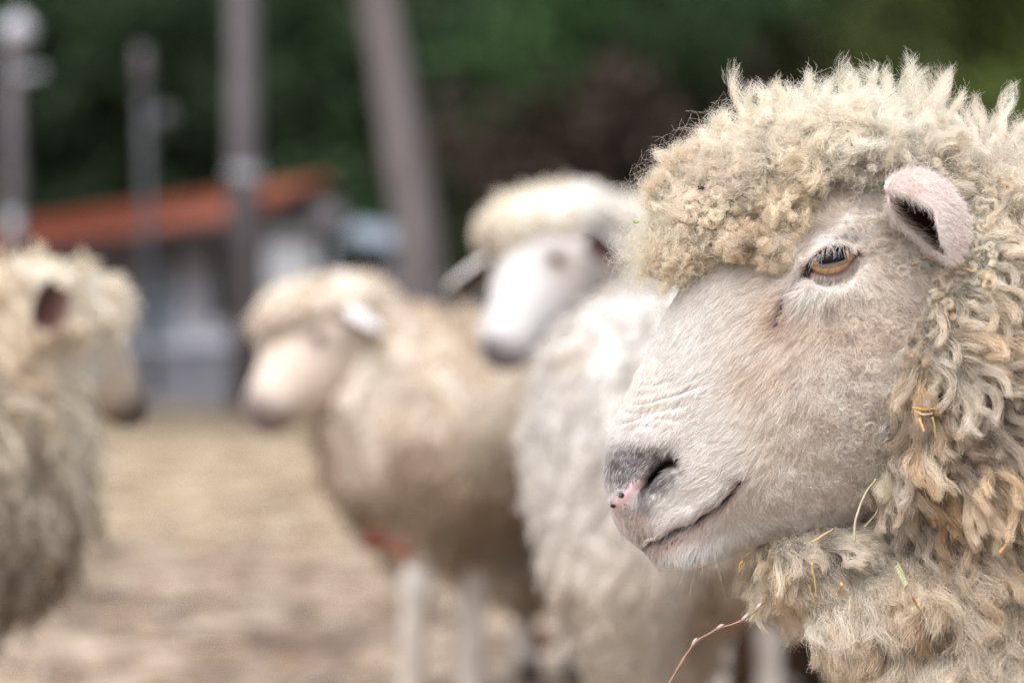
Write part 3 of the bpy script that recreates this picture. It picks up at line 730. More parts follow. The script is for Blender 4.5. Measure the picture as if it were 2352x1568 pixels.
# white sheep seen from behind, rump toward us
bg_sheep('large white sheep beside the foreground head, rump turned to camera',
  torso=[(P(1570, 1010, 2.80), .172), (P(1800, 990, 2.95), .21), (P(2250, 980, 3.2), .21)],
  neck=[(P(2300, 950, 3.22), .17), (P(2450, 850, 3.3), .13), (P(2550, 800, 3.35), .10)],
  poll=P(2600, 760, 3.38), muz=P(2780, 960, 3.45),
  legs=[[P(1420, 1300, 2.72), P(1440, 1560, 2.76), P(1440, 1800, 2.80), np.array([P(1440, 0, 2.76)[0], 2.76, .02])],
        [P(1570, 1300, 2.95), P(1570, 1560, 3.0), P(1590, 1800, 3.03), np.array([P(1590, 0, 3.0)[0], 3.0, .02])],
        [P(2200, 1300, 3.05), P(2200, 1500, 3.05), P(2200, 1700, 3.05), np.array([P(2200, 0, 3.05)[0], 3.05, .02])],
        [P(2300, 1300, 3.3), P(2300, 1500, 3.3), P(2300, 1700, 3.3), np.array([P(2300, 0, 3.3)[0], 3.3, .02])]],
  fr=srgb(120, 104, 104), tints=(white1, white2, srgb(212, 199, 184)),
  ears=[(P(2590, 770, 3.33), P(2560, 800, 3.25), (.3, -1, -.2), .03), (P(2620, 760, 3.45), P(2640, 780, 3.53), (.3, 1, -.2), .03)],
  topknot=[(P(2600, 740, 3.38), (.08, .08, .06))],
  extra=[(P(1430, 1040, 2.76), (.105, .13, .17)), (P(1430, 1330, 2.74), (.045, .08, .12)), (P(1590, 830, 2.80), (.12, .13, .085))],
  seed=14, locks=(9000, 10, .017, .007, .0006), wleg=.075, lumps=.5)
# added resting sheep, its wool dark to fill the shadow below the white sheep
bg_sheep('brown dirty-woolled sheep lying down behind the white sheep\'s hind legs',
  torso=[(P(1760, 1520, 4.7), .17), (P(2050, 1510, 4.8), .20), (P(2300, 1520, 4.9), .19)],
  neck=[(P(2400, 1400, 4.85), .13), (P(2480, 1330, 4.8), .10), (P(2540, 1280, 4.75), .085)],
  poll=P(2580, 1240, 4.72), muz=P(2730, 1400, 4.6),
  legs=[[P(1800, 1600, 4.5), P(1840, 1640, 4.45), P(1900, 1645, 4.4)], [P(2350, 1600, 4.6), P(2420, 1610, 4.5), P(2500, 1612, 4.45)]],
  fr=srgb(90, 76, 76), tints=(srgb(118, 98, 82), srgb(92, 74, 60), srgb(70, 54, 44)),
  ears=[(P(2570, 1240, 4.66), P(2540, 1270, 4.6), (.3, -1, -.2), .03), (P(2600, 1235, 4.8), P(2610, 1260, 4.88), (.3, 1, -.2), .03)],
  topknot=[(P(2580, 1225, 4.72), (.08, .08, .06))], seed=15, locks=(2500, 8, .022, .006, .0009))
# russet leaves caught on / under the middle sheep
def leaf(px, py, y, L, col, label, ang=0.3, cat='leaf', tilt=0.4):
    c = P(px, py, y); u = np.linspace(0, 1, 9); vv = []
    for a_ in u:
        w_ = L*0.33*math.sin(math.pi*min(.98, a_*.92+.05))
        for q in (-1, -.5, 0, .5, 1):
            vv.append(((a_-.5)*L, abs(q)*w_*tilt*.8, q*w_+.1*L*math.sin(a_*3)))
    vv = np.array(vv); ca, sa = math.cos(ang), math.sin(ang)
    vv = np.stack([vv[:, 0]*ca-vv[:, 2]*sa, vv[:, 1], vv[:, 0]*sa+vv[:, 2]*ca], -1)
    vv2 = vv+np.array([0, .0006, 0]); n = len(vv); ii = np.arange(n).reshape(9, 5)
    q1 = np.stack([ii[:-1, :-1], ii[1:, :-1], ii[1:, 1:], ii[:-1, 1:]], -1).reshape(-1, 4)
    o = mesh_np('dead_leaf', np.concatenate([vv, vv2]), np.concatenate([q1, q1[:, ::-1]+n]), M['straw'], col=np.tile(col, (2*n, 1)))
    o.location = c; tag(o, label, cat); return o
leaf(865, 1248, 3.80, .055, srgb(112, 62, 42), 'russet dead leaf clinging to the middle sheep\'s chest, darker one', .2)
leaf(915, 1268, 3.79, .050, srgb(140, 96, 78), 'paler russet leaf right of the darker one on the chest', -.8)
leaf(1252, 1475, 4.70, .060, srgb(150, 100, 80), 'russet dead leaf low beside the middle sheep\'s hind leg', .6)

# ================================================================== THE SHEEP IN FRONT
D0 = 1.55                       # distance of the head's middle plane
K0 = D0/FPX
def face_px(v):
    """frame position of a point, taken on the near half of the head (far half mirrored)"""
    m = v.copy(); m[..., 1] = D0-np.abs(v[..., 1]-D0)
    return proj(m)
# --- head loft: outline points top / bottom, half width
ST = [ # t, top(px,py), bottom(px,py), halfwidth m, section power
 (0.00, (1396, 1118), (1399, 1140), .006), (0.03, (1392, 1096), (1404, 1164), .017), (0.07, (1393, 1060), (1413, 1192), .025),
 (0.12, (1397, 1020), (1436, 1226), .030), (0.17, (1404, 990), (1475, 1258), .033), (0.22, (1418, 962), (1530, 1292), .0345),
 (0.28, (1436, 925), (1585, 1302), .036), (0.34, (1456, 880), (1640, 1288), .0385), (0.41, (1484, 820), (1705, 1252), .043),
 (0.48, (1516, 755), (1780, 1228), .050), (0.55, (1552, 690), (1860, 1210), .057), (0.62, (1592, 625), (1930, 1180), .064),
 (0.69, (1650, 555), (2000, 1130), .069), (0.76, (1730, 490), (2070, 1070), .071), (0.83, (1825, 440), (2140, 1000), .066),
 (0.90, (1940, 410), (2220, 930), .058), (1.00, (2100, 400), (2330, 860), .045)]
ts = np.array([s[0] for s in ST]); top_ = np.array([s[1] for s in ST], float); bot_ = np.array([s[2] for s in ST], float); hw_ = np.array([s[3] for s in ST])
def cr_interp(x, xs, ys):
    """smooth (monotone-ish) interpolation"""
    ys = np.asarray(ys, float); m = np.gradient(ys, xs, axis=0)
    i = np.clip(np.searchsorted(xs, x)-1, 0, len(xs)-2); h = xs[i+1]-xs[i]; t = (x-xs[i])/h
    if ys.ndim > 1: t = t[:, None]; h = h[:, None]
    return (2*t**3-3*t**2+1)*ys[i]+(t**3-2*t**2+t)*h*m[i]+(-2*t**3+3*t**2)*ys[i+1]+(t**3-t**2)*h*m[i+1]
NU, NV = 520, 560
u = np.linspace(0, 1, NU)**1.0
Tp = cr_interp(u, ts, top_); Bp = cr_interp(u, ts, bot_); Hw = cr_interp(u, ts, hw_)
th = np.linspace(0, 2*math.pi, NV, endpoint=False)
s_ = (1-np.cos(th))/2; sg = np.sin(th)            # th 0 = top line, pi = bottom line; sin>0 near side
lat = np.sign(sg)*np.abs(sg)**0.80
# cross-section: bridge narrower, cheek full, jaw narrower
sect = 1.0-0.10*smooth(.35, 0, s_)-0.14*smooth(.6, 1, s_)
px = Tp[:, None, 0]*(1-s_)+Bp[:, None, 0]*s_; py = Tp[:, None, 1]*(1-s_)+Bp[:, None, 1]*s_
lipw = 1+0.0*px
Yv = D0-(Hw[:, None]*lat*sect)
X = (px-1176)*K0; Z = HCAM+(HOR-py)*K0
hv = np.stack([X, Yv, Z], -1)
def grid_normals(v):
    du = np.gradient(v, axis=0); dv = (np.roll(v, -1, 1)-np.roll(v, 1, 1))/2
    return nrm(np.cross(du, dv))
hn = grid_normals(hv)
cdir = hv-np.array([0.25, D0, 0.62])
if ((hn*(hv-hv.mean((0, 1)))).sum(-1).mean()) < 0: hn = -hn
qx, qy = face_px(hv)
def seg(qx, qy, pts):
    """distance (px) to a polyline, parameter along it 0..1, and side sign"""
    best = np.full(qx.shape, 1e9); par = np.zeros(qx.shape); sd = np.zeros(qx.shape)
    pts = np.array(pts, float); Ls = np.linalg.norm(np.diff(pts, axis=0), axis=1); tot = Ls.sum(); acc = 0
    for i in range(len(pts)-1):
        a, b = pts[i], pts[i+1]; ab = b-a
        t = np.clip(((qx-a[0])*ab[0]+(qy-a[1])*ab[1])/(ab@ab), 0, 1)
        dx = qx-a[0]-t*ab[0]; dy = qy-a[1]-t*ab[1]; d_ = np.hypot(dx, dy)
        m_ = d_ < best
        best = np.where(m_, d_, best); par = np.where(m_, (acc+t*Ls[i])/tot, par); sd = np.where(m_, np.sign(ab[0]*dy-ab[1]*dx), sd)
        acc += Ls[i]
    return best, par, sd
def g2(qx, qy, cx, cy, rx, ry=None, ang=0):
    ry = ry or rx; c, s = math.cos(ang), math.sin(ang); dx = qx-cx; dy = qy-cy
    return np.exp(-(((dx*c+dy*s)/rx)**2+((-dx*s+dy*c)/ry)**2))
MOUTH = [(1478, 1254), (1510, 1240), (1560, 1216), (1610, 1188), (1660, 1150), (1690, 1120), (1706, 1095)]
TEAR = [(1862, 618), (1840, 640), (1818, 672), (1802, 702), (1786, 742)]
NOST = [(1475, 1122), (1488, 1112), (1500, 1094), (1514, 1078), (1528, 1066), (1544, 1062)]
def relief(qx, qy):
    """outward relief in metres"""
    r_ = np.zeros(qx.shape)
    wv = 2.2*np.sin(qx*.045+1)+1.4*np.sin(qx*.11)
    d_, p_, s__ = seg(qx, qy+wv, MOUTH)
    fade = smooth(1.0, .7, p_)*.65+.35
    r_ -= 0.0060*np.exp(-(d_/7.5)**2)*fade*smooth(-.02, .12, p_)                          # the mouth line
    r_ += 0.0040*np.exp(-((d_-24)/22)**2)*np.where(s__ < 0, 1, .25)*fade*smooth(0, .2, p_)   # upper lip rolls over it
    r_ += 0.0052*g2(qx, qy, 1570, 1268, 75, 26, -.35)-.0012*g2(qx, qy, 1640, 1232, 60, 14, -.5)                     # lower lip / chin
    r_ += 0.0050*g2(qx, qy, 1610, 1090, 110, 60, -.6)               # whisker pad
    r_ += 0.0045*g2(qx, qy, 1500, 1010, 55, 32, -.5)                # nostril wing
    d_, p_, s__ = seg(qx, qy, NOST)
    r_ -= 0.0125*np.exp(-(d_/(6.5+7*p_))**2)*smooth(-.1, .4, p_)
    r_ -= 0.0030*np.exp(-(d_/16)**2)
    d2, p2, _ = seg(qx, qy, [(1502, 1130), (1525, 1108), (1560, 1084)])
    r_ -= 0.0025*np.exp(-(d2/12)**2)
    r_ += 0.0020*np.exp(-(seg(qx, qy, [(1420, 1150), (1450, 1120), (1472, 1100)])[0]/16)**2)
    # skin folds over the muzzle
    for k, fold in enumerate((((1446, 928), (1490, 922), (1560, 902), (1640, 872)), ((1438, 946), (1500, 948), (1570, 930), (1610, 916)), ((1428, 975), (1470, 958), (1530, 958), (1580, 968)), ((1466, 880), (1510, 882), (1570, 858)))):
        dd, pp_, ss = seg(qx, qy, fold)
        r_ -= (.0011, .0006, .0009, .0005)[k]*np.exp(-(dd/4.5)**2)*smooth(0, .15, pp_)*smooth(1, .6, pp_)
        r_ += (.0006, .0004, .0005, .0003)[k]*np.exp(-((dd-9)/6)**2)*smooth(0, .15, pp_)*smooth(1, .6, pp_)
    # cheek and jaw
    r_ += 0.012*g2(qx, qy, 1880, 960, 190, 200)
    r_ += 0.004*g2(qx, qy, 1790, 1110, 110, 80)
    r_ -= 0.004*g2(qx, qy, 1690, 830, 90, 130, .3)                  # hollow before the cheek
    # brow and eye surround
    r_ += 0.012*g2(qx, qy, 1930, 510, 120, 62, -.15)
    r_ += 0.006*g2(qx, qy, 1915, 655, 110, 60, -.2)
    d_, p_, s__ = seg(qx, qy, TEAR)
    r_ -= 0.0052*np.exp(-(d_/8)**2)*smooth(1.05, .55, p_)
    r_ += 0.0022*np.exp(-((d_-22)/14)**2)*smooth(1.05, .55, p_)
    return r_
hv = hv+hn*relief(qx, qy)[..., None]
# --- eye: almond opening, lids lie on the eyeball
EC = (1913, 597); EA = -0.20                                        # centre and tilt of the opening
def eye_uv(qx, qy):
    c, s = math.cos(EA), math.sin(EA); dx = qx-EC[0]; dy = qy-EC[1]
    return dx*c+dy*s, -dx*s+dy*c                                   # u to the right, v down
def eye_sd(qx, qy):
    """<0 inside the opening (px)"""
    a, b = eye_uv(qx, qy)
    w_ = 58.0; tt_ = np.clip(a/w_, -1, 1)
    up_ = -24*(1-np.abs(tt_)**2.2)-2*tt_; lo_ = 29*(1-np.abs(tt_+.08)**2.2)
    return np.maximum(np.maximum(up_-b, b-lo_)*0.8, np.abs(a)-w_)
er = 0.0185
# where the skin is at the eye now
qx, qy = face_px(hv)
near = hv[..., 1] < D0
m_ = near & (np.hypot(qx-EC[0], qy-EC[1]) < 75)
yskin = hv[..., 1][m_].min()
EYE_Y = yskin+0.0035+er-0.0005
eyec = P(EC[0]+0, EC[1]+2, EYE_Y-er); eyec[1] = EYE_Y
def eye_surf_y(v):                                                  # eyeball front at a point's x,z
    d2 = (v[..., 0]-eyec[0])**2+(v[..., 2]-eyec[2])**2
    return EYE_Y-np.sqrt(np.maximum(er*er-d2, (er*.35)**2))
sd_ = eye_sd(qx, qy)
mir = hv.copy(); mir[..., 1] = D0-np.abs(hv[..., 1]-D0)
ey = eye_surf_y(mir)
lid_y = ey-0.0022-0.0030*np.exp(-((sd_-10)/10)**2)*np.where(eye_uv(qx, qy)[1] < 0, 1.25, .35)
wgt = smooth(46, 6, sd_)
ynew = mir[..., 1]*(1-wgt)+lid_y*wgt
inside = smooth(1.5, -5, sd_)
ynew = ynew*(1-inside)+(EYE_Y+0.002)*inside
# crease above the upper lid
a_, b_ = eye_uv(qx, qy)
cre = np.exp(-(((b_+24*(1-np.clip(np.abs(a_)/80, 0, 1)**2)+34)/7)**2))*smooth(95, 60, np.abs(a_))
ynew += 0.0016*cre
ynew = np.where((sd_ > 0) & (sd_ < 60), np.minimum(ynew, ey-.0012), ynew)
sel = (np.abs(hv[..., 1]-D0) > .012)
hv[..., 1] = np.where(sel, np.where(near, ynew, 2*D0-ynew), hv[..., 1])
hv += hn*(fbm(hv, 60, 3, 3)*0.0010)[..., None]
hn = grid_normals(hv)
if ((hn*(hv-hv.mean((0, 1)))).sum(-1).mean()) < 0: hn = -hn
qx, qy = face_px(hv)

# --- colour of hide and of the hair on it
H_WHITE = srgb(245, 240, 236); H_WARM = srgb(241, 229, 217); H_TAN = srgb(212, 186, 160); H_GREY = srgb(150, 142, 142); H_DKG = srgb(84, 78, 80)
PINK = srgb(214, 184, 186); PINKD = srgb(178, 134, 124); BLK = srgb(30, 24, 24)
NOSEP = [(1404, 1150), (1422, 1152), (1448, 1128), (1472, 1104)]
NOSELOW = [(1408, 1168), (1420, 1188), (1432, 1208)]
def pink_nose(qx, qy):
    d_, p_, s__ = seg(qx, qy, NOSEP); d2 = seg(qx, qy, NOSELOW)[0]+3
    return np.maximum(smooth(15, 10, d_-2*np.sin(p_*3)), smooth(9, 5, d2))
def hide_col(p, qx, qy, hair=False):
    n = fbm(p, 120, 8, 3)
    c = H_WHITE*(0.97+0*qx[..., None])
    def mx(c, k, m): return c*(1-m[..., None])+k*m[..., None]
    warm = smooth(1560, 1800, qx)*smooth(1250, 1050, qy)*(0.55+.35*n)
    c = mx(c, H_WARM, np.clip(warm+.25*g2(qx, qy, 1520, 900, 60, 60), 0, 1))
    c = mx(c, H_TAN, .42*g2(qx, qy, 1865, 470, 55, 60)+.35*g2(qx, qy, 1800, 720, 60, 70)+.25*g2(qx, qy, 1960, 760, 130, 60)+.35*g2(qx, qy, 1730, 870, 60, 50))
    # grey smoky muzzle
    gm = np.clip(1.4*g2(qx, qy, 1440, 1070, 56, 62, .3)+1.0*g2(qx, qy, 1505, 1052, 60, 26, -.3)+.8*g2(qx, qy, 1530, 1110, 60, 22, -.6)+.45*g2(qx, qy, 1490, 1180, 50, 26, .2)+.35*np.exp(-(seg(qx, qy, MOUTH)[0]/13)**2), 0, 1)
    sp = smooth(-.7, .5, noise(p, 900, 77)+.4*noise(p, 300, 79)) if hair else 1.0
    c = mx(c, H_GREY, gm*.9*(0.4+.6*sp)); c = mx(c, H_DKG, np.clip(gm-.35, 0, 1)*1.1*sp)
    lipz = np.clip(g2(qx, qy, 1490, 1200, 70, 34, .25)+np.exp(-(seg(qx, qy, MOUTH)[0]/24)**2)*.8, 0, 1); c = mx(c, H_DKG, lipz*.55*smooth(.15, .6, noise(p, 520, 78)))
    d_, p_, s__ = seg(qx, qy, NOST)
    c = mx(c, H_DKG, .9*np.exp(-(d_/18)**2))
    bald = .5*g2(qx, qy, 1470, 1195, 50, 24, .35)+.95*g2(qx, qy, 1545, 1243, 62, 15, -.45)+.6*np.exp(-(seg(qx, qy, [(1600, 1205), (1660, 1165), (1702, 1110)])[0]/10)**2)
    tear = np.exp(-(seg(qx, qy, TEAR)[0]/20)**2)*.7
    sdv = eye_sd(qx, qy); rim = smooth(22, 3, sdv)
    c = mx(c, PINKD if not hair else srgb(214, 176, 160), np.clip(np.maximum(bald, tear)*(.9 if not hair else .55), 0, 1))
    if not hair:
        c = mx(c, srgb(128, 88, 82), rim*.9)
        c = mx(c, BLK*1.5, smooth(9, 2, sdv)*.85+.45*g2(qx, qy, 1945, 540, 26, 12)+.9*np.exp(-(seg(qx, qy, TEAR)[0]/7.5)**2))
        pk = pink_nose(qx, qy); c = mx(c, PINK, pk)
        c = mx(c, BLK, smooth(9, 5, np.hypot(qx-1427, qy-1137))+smooth(6, 3, np.hypot((qx-1408)*.7, qy-1162))+smooth(5, 2, np.hypot(qx-1437, qy-1160)))
        c = mx(c, BLK, np.clip(1.0*np.exp(-(d_/8)**2)*smooth(.0, .3, p_)+.8*g2(qx, qy, 1480, 1098, 10, 7), 0, 1))
        c = mx(c, srgb(58, 34, 34), np.exp(-(seg(qx, qy, MOUTH)[0]/6.5)**2)*.9)
        spk = smooth(.35, .6, noise(p, 330, 5))*bald; c = mx(c, H_DKG, spk)
        c = c*(1-.2*(1-pk))[..., None]
    else:
        c = mx(c, srgb(250, 248, 246), .9*g2(qx, qy, 1600, 1280, 90, 34, -.3))
        c = mx(c, srgb(252, 250, 248), .95*g2(qx, qy, 1915, 543, 74, 20, -.2)+.45*g2(qx, qy, 1895, 668, 80, 20, -.3)+.6*g2(qx, qy, 1840, 640, 30, 50, .6))
        c = mx(c, H_DKG, .9*g2(qx, qy, 1943, 540, 24, 9)+.6*np.exp(-((sdv-10)/7)**2)*(eye_uv(qx, qy)[1] > 8)+.9*np.exp(-(seg(qx, qy, TEAR)[0]/6)**2))
        dk = smooth(.1, .55, noise(p, 150, 15)); c = mx(c, srgb(150, 120, 96), .25*dk*smooth(1650, 1850, qx))
    return np.clip(c, 0.004, .9)
hc = hide_col(hv, qx, qy)
base_main = np.array([P(2500, 0, D0)[0], 1.62, 0.0])
# assemble the body mesh: head + neck, trunk and legs in one object
idx = np.arange(NU*NV).reshape(NU, NV); nx_ = np.roll(idx, -1, 1)
hf_ = np.stack([idx[:-1], idx[1:], nx_[1:], nx_[:-1]], -1).reshape(-1, 4)
vv = hv.reshape(-1, 3); cc = hc.reshape(-1, 3)
_n, _ = quad_normals(vv, hf_)
if (_n*hn.reshape(-1, 3)).sum(-1).mean() < 0: hf_ = hf_[:, ::-1].copy()
tip = hv[0].mean(0); end = hv[-1].mean(0)
tb = mesh_fc = None
LEG = [((0.52, 1.50), (0.50, 1.49)), ((0.56, 1.76), (0.55, 1.77)), ((1.22, 1.48), (1.27, 1.47)), ((1.26, 1.76), (1.31, 1.77))]
def mbody(g):
    D = sd_cone(g, (0.36, D0+.01, .72), (0.55, 1.60, .60), .06, .12)
    D = smin(D, sd_cone(g, (0.57, 1.61, .59), (1.18, 1.62, .59), .165, .19), .05)
    D = smin(D, sd_cone(g, (0.27, D0, .75), (0.36, D0+.01, .72), .050, .06), .04)
    for (a, b) in LEG:
        D = smin(D, sd_cone(g, (a[0], a[1], .45), (a[0]+.01, a[1], .26), .055, .03), .03)
        D = smin(D, sd_cone(g, (a[0]+.01, a[1], .26), (b[0], b[1], .06), .026, .022), .02)
        D = smin(D, sd_cone(g, (b[0], b[1], .06), (b[0]-.015, b[1], .015), .025, .03), .01)
    return D
bv, bf = surface_nets(mbody, (0.16, 1.30, -0.015), (1.48, 1.92, .92), .011)
bc = np.tile(H_WHITE*.9, (len(bv), 1)); hfz = smooth(.07, .05, bv[:, 2])[:, None]; bc = bc*(1-hfz)+C_DARK*.5*hfz
nh = len(vv)
allv = np.concatenate([vv, bv]); allf = np.concatenate([hf_, bf+nh]); allc = np.concatenate([cc, bc])
sheep = mesh_np('sheep', allv-base_main, allf, M['skin'], col=allc); sheep.location = base_main
tag(sheep, 'foreground sheep in sharp focus, pale face in profile with amber eye and curly wool', 'sheep')
def tomain(v): return v-base_main

# --- eyeballs
def make_eye(c, near_side):
    nu, nv = 90, 120
    phi = np.linspace(0, math.pi, nu)[:, None]; la = np.linspace(0, 2*math.pi, nv, endpoint=False)[None]
    # pole axis faces outwards (-y near side)
    e = np.stack([np.sin(phi)*np.cos(la), -np.cos(phi)+0*la, np.sin(phi)*np.sin(la)], -1)
    bul = 1+0.09*np.exp(-(phi/.62)**2)[..., None]
    v = e*er*bul
    x_, z_ = v[..., 0]/er, v[..., 2]/er
    rr = np.hypot(x_, z_); an = np.arctan2(z_, x_)
    c_, s_ = math.cos(-EA), math.sin(-EA); u_ = x_*c_+z_*s_; w_ = -x_*s_+z_*c_
    iris = np.tile(srgb(170, 134, 98), (nu, nv, 1))
    nzv = noise(np.stack([an*9, rr*3, rr*0], -1), 1.0, 3)
    iris = iris*(1+.35*nzv[..., None])
    iris = iris*(1-smooth(.62, .80, rr)[..., None]*.55)
    grey = .7*smooth(.60, .44, np.hypot(u_/1.05, (w_+.06)*3.0)); iris = iris*(1-grey[..., None])+srgb(84, 88, 90)*(1+.4*noise(np.stack([u_*3, w_*30, u_*0], -1), 1., 8)[..., None])*grey[..., None]  # grey horizon reflection painted into the iris colour
    pup = smooth(1.06, .94, (np.abs(u_/.50)**4+np.abs((w_-.20)/.27)**4)**.25)
    iris = iris*(1-pup[..., None])+np.array([.003, .004, .007])*pup[..., None]
    scl = smooth(.80, .86, rr); iris = iris*(1-scl[..., None])+srgb(70, 48, 40)*scl[..., None]
    iris = np.where((phi > 1.4)[..., None], srgb(120, 90, 80), iris)
    if not near_side: v = v*np.array([1, -1, 1])
    i = np.arange(nu*nv).reshape(nu, nv); j = np.roll(i, -1, 1)
    f = np.stack([i[:-1], i[1:], j[1:], j[:-1]], -1).reshape(-1, 4)
    if not near_side: f = f[:, ::-1]
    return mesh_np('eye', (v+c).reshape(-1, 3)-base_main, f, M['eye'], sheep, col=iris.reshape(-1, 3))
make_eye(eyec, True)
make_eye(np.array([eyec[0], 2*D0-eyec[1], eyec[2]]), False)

# --- short hair of the face
FL = np.array([ # px, py, dx, dy (down)
 (1410,1060,-.25,.95),(1440,1000,-.45,.9),(1500,1030,-.6,.8),(1600,1080,-.85,.5),(1680,1040,-.85,.5),(1550,1180,-.7,.7),(1620,1150,-.8,.6),(1480,1220,-.3,.95),
 (1430,1200,-.4,.9),(1560,1280,-.1,1),(1640,1260,.2,.95),(1700,1190,.5,.85),(1620,1215,-.2,.95),(1560,850,-.6,.8),(1650,900,-.85,.5),(1500,880,-.5,.85),(1600,700,-.6,.8),
 (1800,650,-.9,.4),(1780,560,-.9,.3),(1850,480,-.5,-.6),(1950,450,.3,-.9),(2040,520,.7,-.2),(1900,690,-.1,1),(1980,650,.5,.8),(1840,610,-.8,.5),(1900,545,-.25,.95),(1950,540,.2,.9),(1990,560,.8,.4),
 (1905,645,-.1,1),(1950,628,.4,.9),(1868,652,-.5,.9),(1880,562,-.7,.5),(1955,550,.6,.4),
 (1915,505,-.3,-.7),(1850,800,-.5,.8),(1950,900,-.1,1),(1850,1050,0,1),(1780,1180,.4,.9),(1700,1100,-.6,.7),(2000,800,.3,.9),(1990,1050,.3,.9),(1760,740,-.8,.6),(1400,1110,-.1,1)], float)
def flow2(qx, qy):
    d2 = (qx[:, None]-FL[:, 0])**2+(qy[:, None]-FL[:, 1])**2
    w_ = 1/(d2+600)**1.6
    fx = (w_*FL[:, 2]).sum(1)/w_.sum(1); fy = (w_*FL[:, 3]).sum(1)/w_.sum(1)
    n = np.hypot(fx, fy)+1e-6
    return fx/n, fy/n
TK = [(1470, 655), (1565, 660), (1640, 628), (1705, 620), (1762, 655), (1792, 610), (1812, 505), (1834, 420), (1878, 374), (1960, 362), (2030, 390), (2100, 370)]   # lower edge of the topknot
RUFF = [(2200, 420), (2060, 560), (2070, 640), (2085, 700), (2100, 780), (2085, 850), (2050, 920), (2032, 1000), (2018, 1080), (1990, 1150), (1930, 1195), (1860, 1225), (1760, 1250), (1690, 1262)]
def behind_ruff(qx, qy):
    """>0 on the neck side of the ruff line (px)"""
    d_, p_, s__ = seg(qx, qy, RUFF); return d_*np.where(s__ < 0, 1, -1)
def above_tk(qx, qy):
    d_, p_, s__ = seg(qx, qy, TK); return d_*np.where(s__ < 0, 1, -1)
def sample_head(n, wfun, r=rng):
    fc_ = hf_; qv = vv[fc_].mean(1); x_, y_ = face_px(qv)
    near_ = np.where(qv[:, 1] < D0+.01, 1.0, .22)
    return sample_quads(vv, fc_, n, wfun(x_, y_, qv)*near_, r)
def w_short(x_, y_, q):
    w_ = smooth(5, 9, eye_sd(x_, y_))*(1-pink_nose(x_, y_))*(1-.95*np.exp(-(seg(x_, y_, TEAR)[0]/7)**2))
    w_ = w_*(1-smooth(14, 7, seg(x_, y_, NOST)[0])*smooth(.05, .3, seg(x_, y_, NOST)[1]))
    w_ = w_*(1-.92*np.exp(-(seg(x_, y_, MOUTH)[0]/6.5)**2))
    w_ = w_*(1-.88*g2(x_, y_, 1548, 1241, 60, 14, -.45))*(1+.8*g2(x_, y_, 1590, 1285, 90, 26, -.2))
    w_ = w_*smooth(60, 20, behind_ruff(x_, y_))*smooth(50, 15, above_tk(x_, y_))
    return w_*(1-.5*smooth(1850, 2000, x_))
def to3(fx, fy, n):
    d_ = np.stack([fx, 0*fx, -fy], -1); d_ = d_-n*(d_*n).sum(-1, keepdims=True); return nrm(d_)
NS = 150000
p, n, _ = sample_head(NS, w_short)
x_, y_ = face_px(p)
fx, fy = flow2(x_, y_)
# clumping and wander
wn = noise(p, 260, 41)*.55+noise(p, 900, 43)*.35; cs_, sn_ = np.cos(wn), np.sin(wn); fx, fy = fx*cs_-fy*sn_, fx*sn_+fy*cs_
d_ = to3(fx, fy, n)
ln = .0058+.0022*smooth(1560, 1750, x_)+.0016*g2(x_, y_, 1590, 1270, 90, 45)-.0026*g2(x_, y_, 1430, 1080, 60, 90)-.003*g2(x_, y_, 1475, 1190, 50, 25)+.0035*g2(x_, y_, 1890, 660, 90, 60)-.0065*smooth(44, 8, eye_sd(x_, y_))
ln = np.maximum(ln, .0018)*(.65+.7*rng.random(NS))
Kp = 5; t = np.linspace(0, 1, Kp)[None, :, None]
lift = (.22+.25*rng.random(NS)+.25*smooth(1700, 1950, x_)+.25*g2(x_, y_, 1590, 1280, 90, 40))[:, None, None]
curl = vnoise(p, 500, 55)[:, None]*.35+rng.normal(size=(NS, 1, 3))*.10
lnn = ln[:, None, None]
pts = p[:, None]-n[:, None]*.0003+lnn*(d_[:, None]*t+n[:, None]*lift*(t-.55*t*t)+curl*t*t*(.35+.7*smooth(1650, 1900, x_)[:, None, None]))
hcol = hide_col(p, x_, y_, True)*(.82+.3*rng.random((NS, 1)))
face_fur = hair_obj('face_hair', tomain(pts), .000095*np.array([1, 1, .9, .65, .25]), np.clip(hcol, 0, .92), M['hair'], sheep)

# --- whiskers and lashes
def single_hairs(name, roots, dirs, L, rad, col, bend, parent, K=8):
    t = np.linspace(0, 1, K)[None, :, None]
    pts = roots[:, None]+L[:, None, None]*(dirs[:, None]*t+bend[:, None]*t*t)
    return hair_obj(name, tomain(pts), rad*(1-.8*np.linspace(0, 1, K)), np.tile(col, (len(roots), 1)), M['hair'], parent)
NW = 80
p, n, _ = sample_head(NW, lambda x, y, q: g2(x, y, 1600, 1275, 90, 40)+g2(x, y, 1440, 1210, 40, 50)*.7+g2(x, y, 1530, 1180, 60, 30)*.3)
x_, y_ = face_px(p); fx, fy = flow2(x_, y_); d_ = nrm(to3(fx, fy, n)+n*.7+rng.normal(size=(NW, 3))*.25)
single_hairs('whiskers', p, d_, .009+.015*rng.random(NW)**2, .00008, srgb(235, 230, 225), np.tile([0, 0, -.35], (NW, 1))+rng.normal(size=(NW, 3))*.15, sheep)
NL = 46
a = np.linspace(-50, 50, NL)+rng.normal(size=NL)*3
row = rng.random(NL)
up_ = -26*(1-np.abs(a/58)**2.2)-2*a/58+3-row*9
c, s = math.cos(EA), math.sin(EA)
lx = EC[0]+a*c-up_*s; ly = EC[1]+a*s+up_*c
yb = EYE_Y-np.sqrt(np.maximum(er**2-((a*K0)**2+(up_*K0)**2)*.9, 1e-5))-.0045
roots = np.stack([P(X_, Y_, D_) for X_, Y_, D_ in zip(lx, ly, yb)])
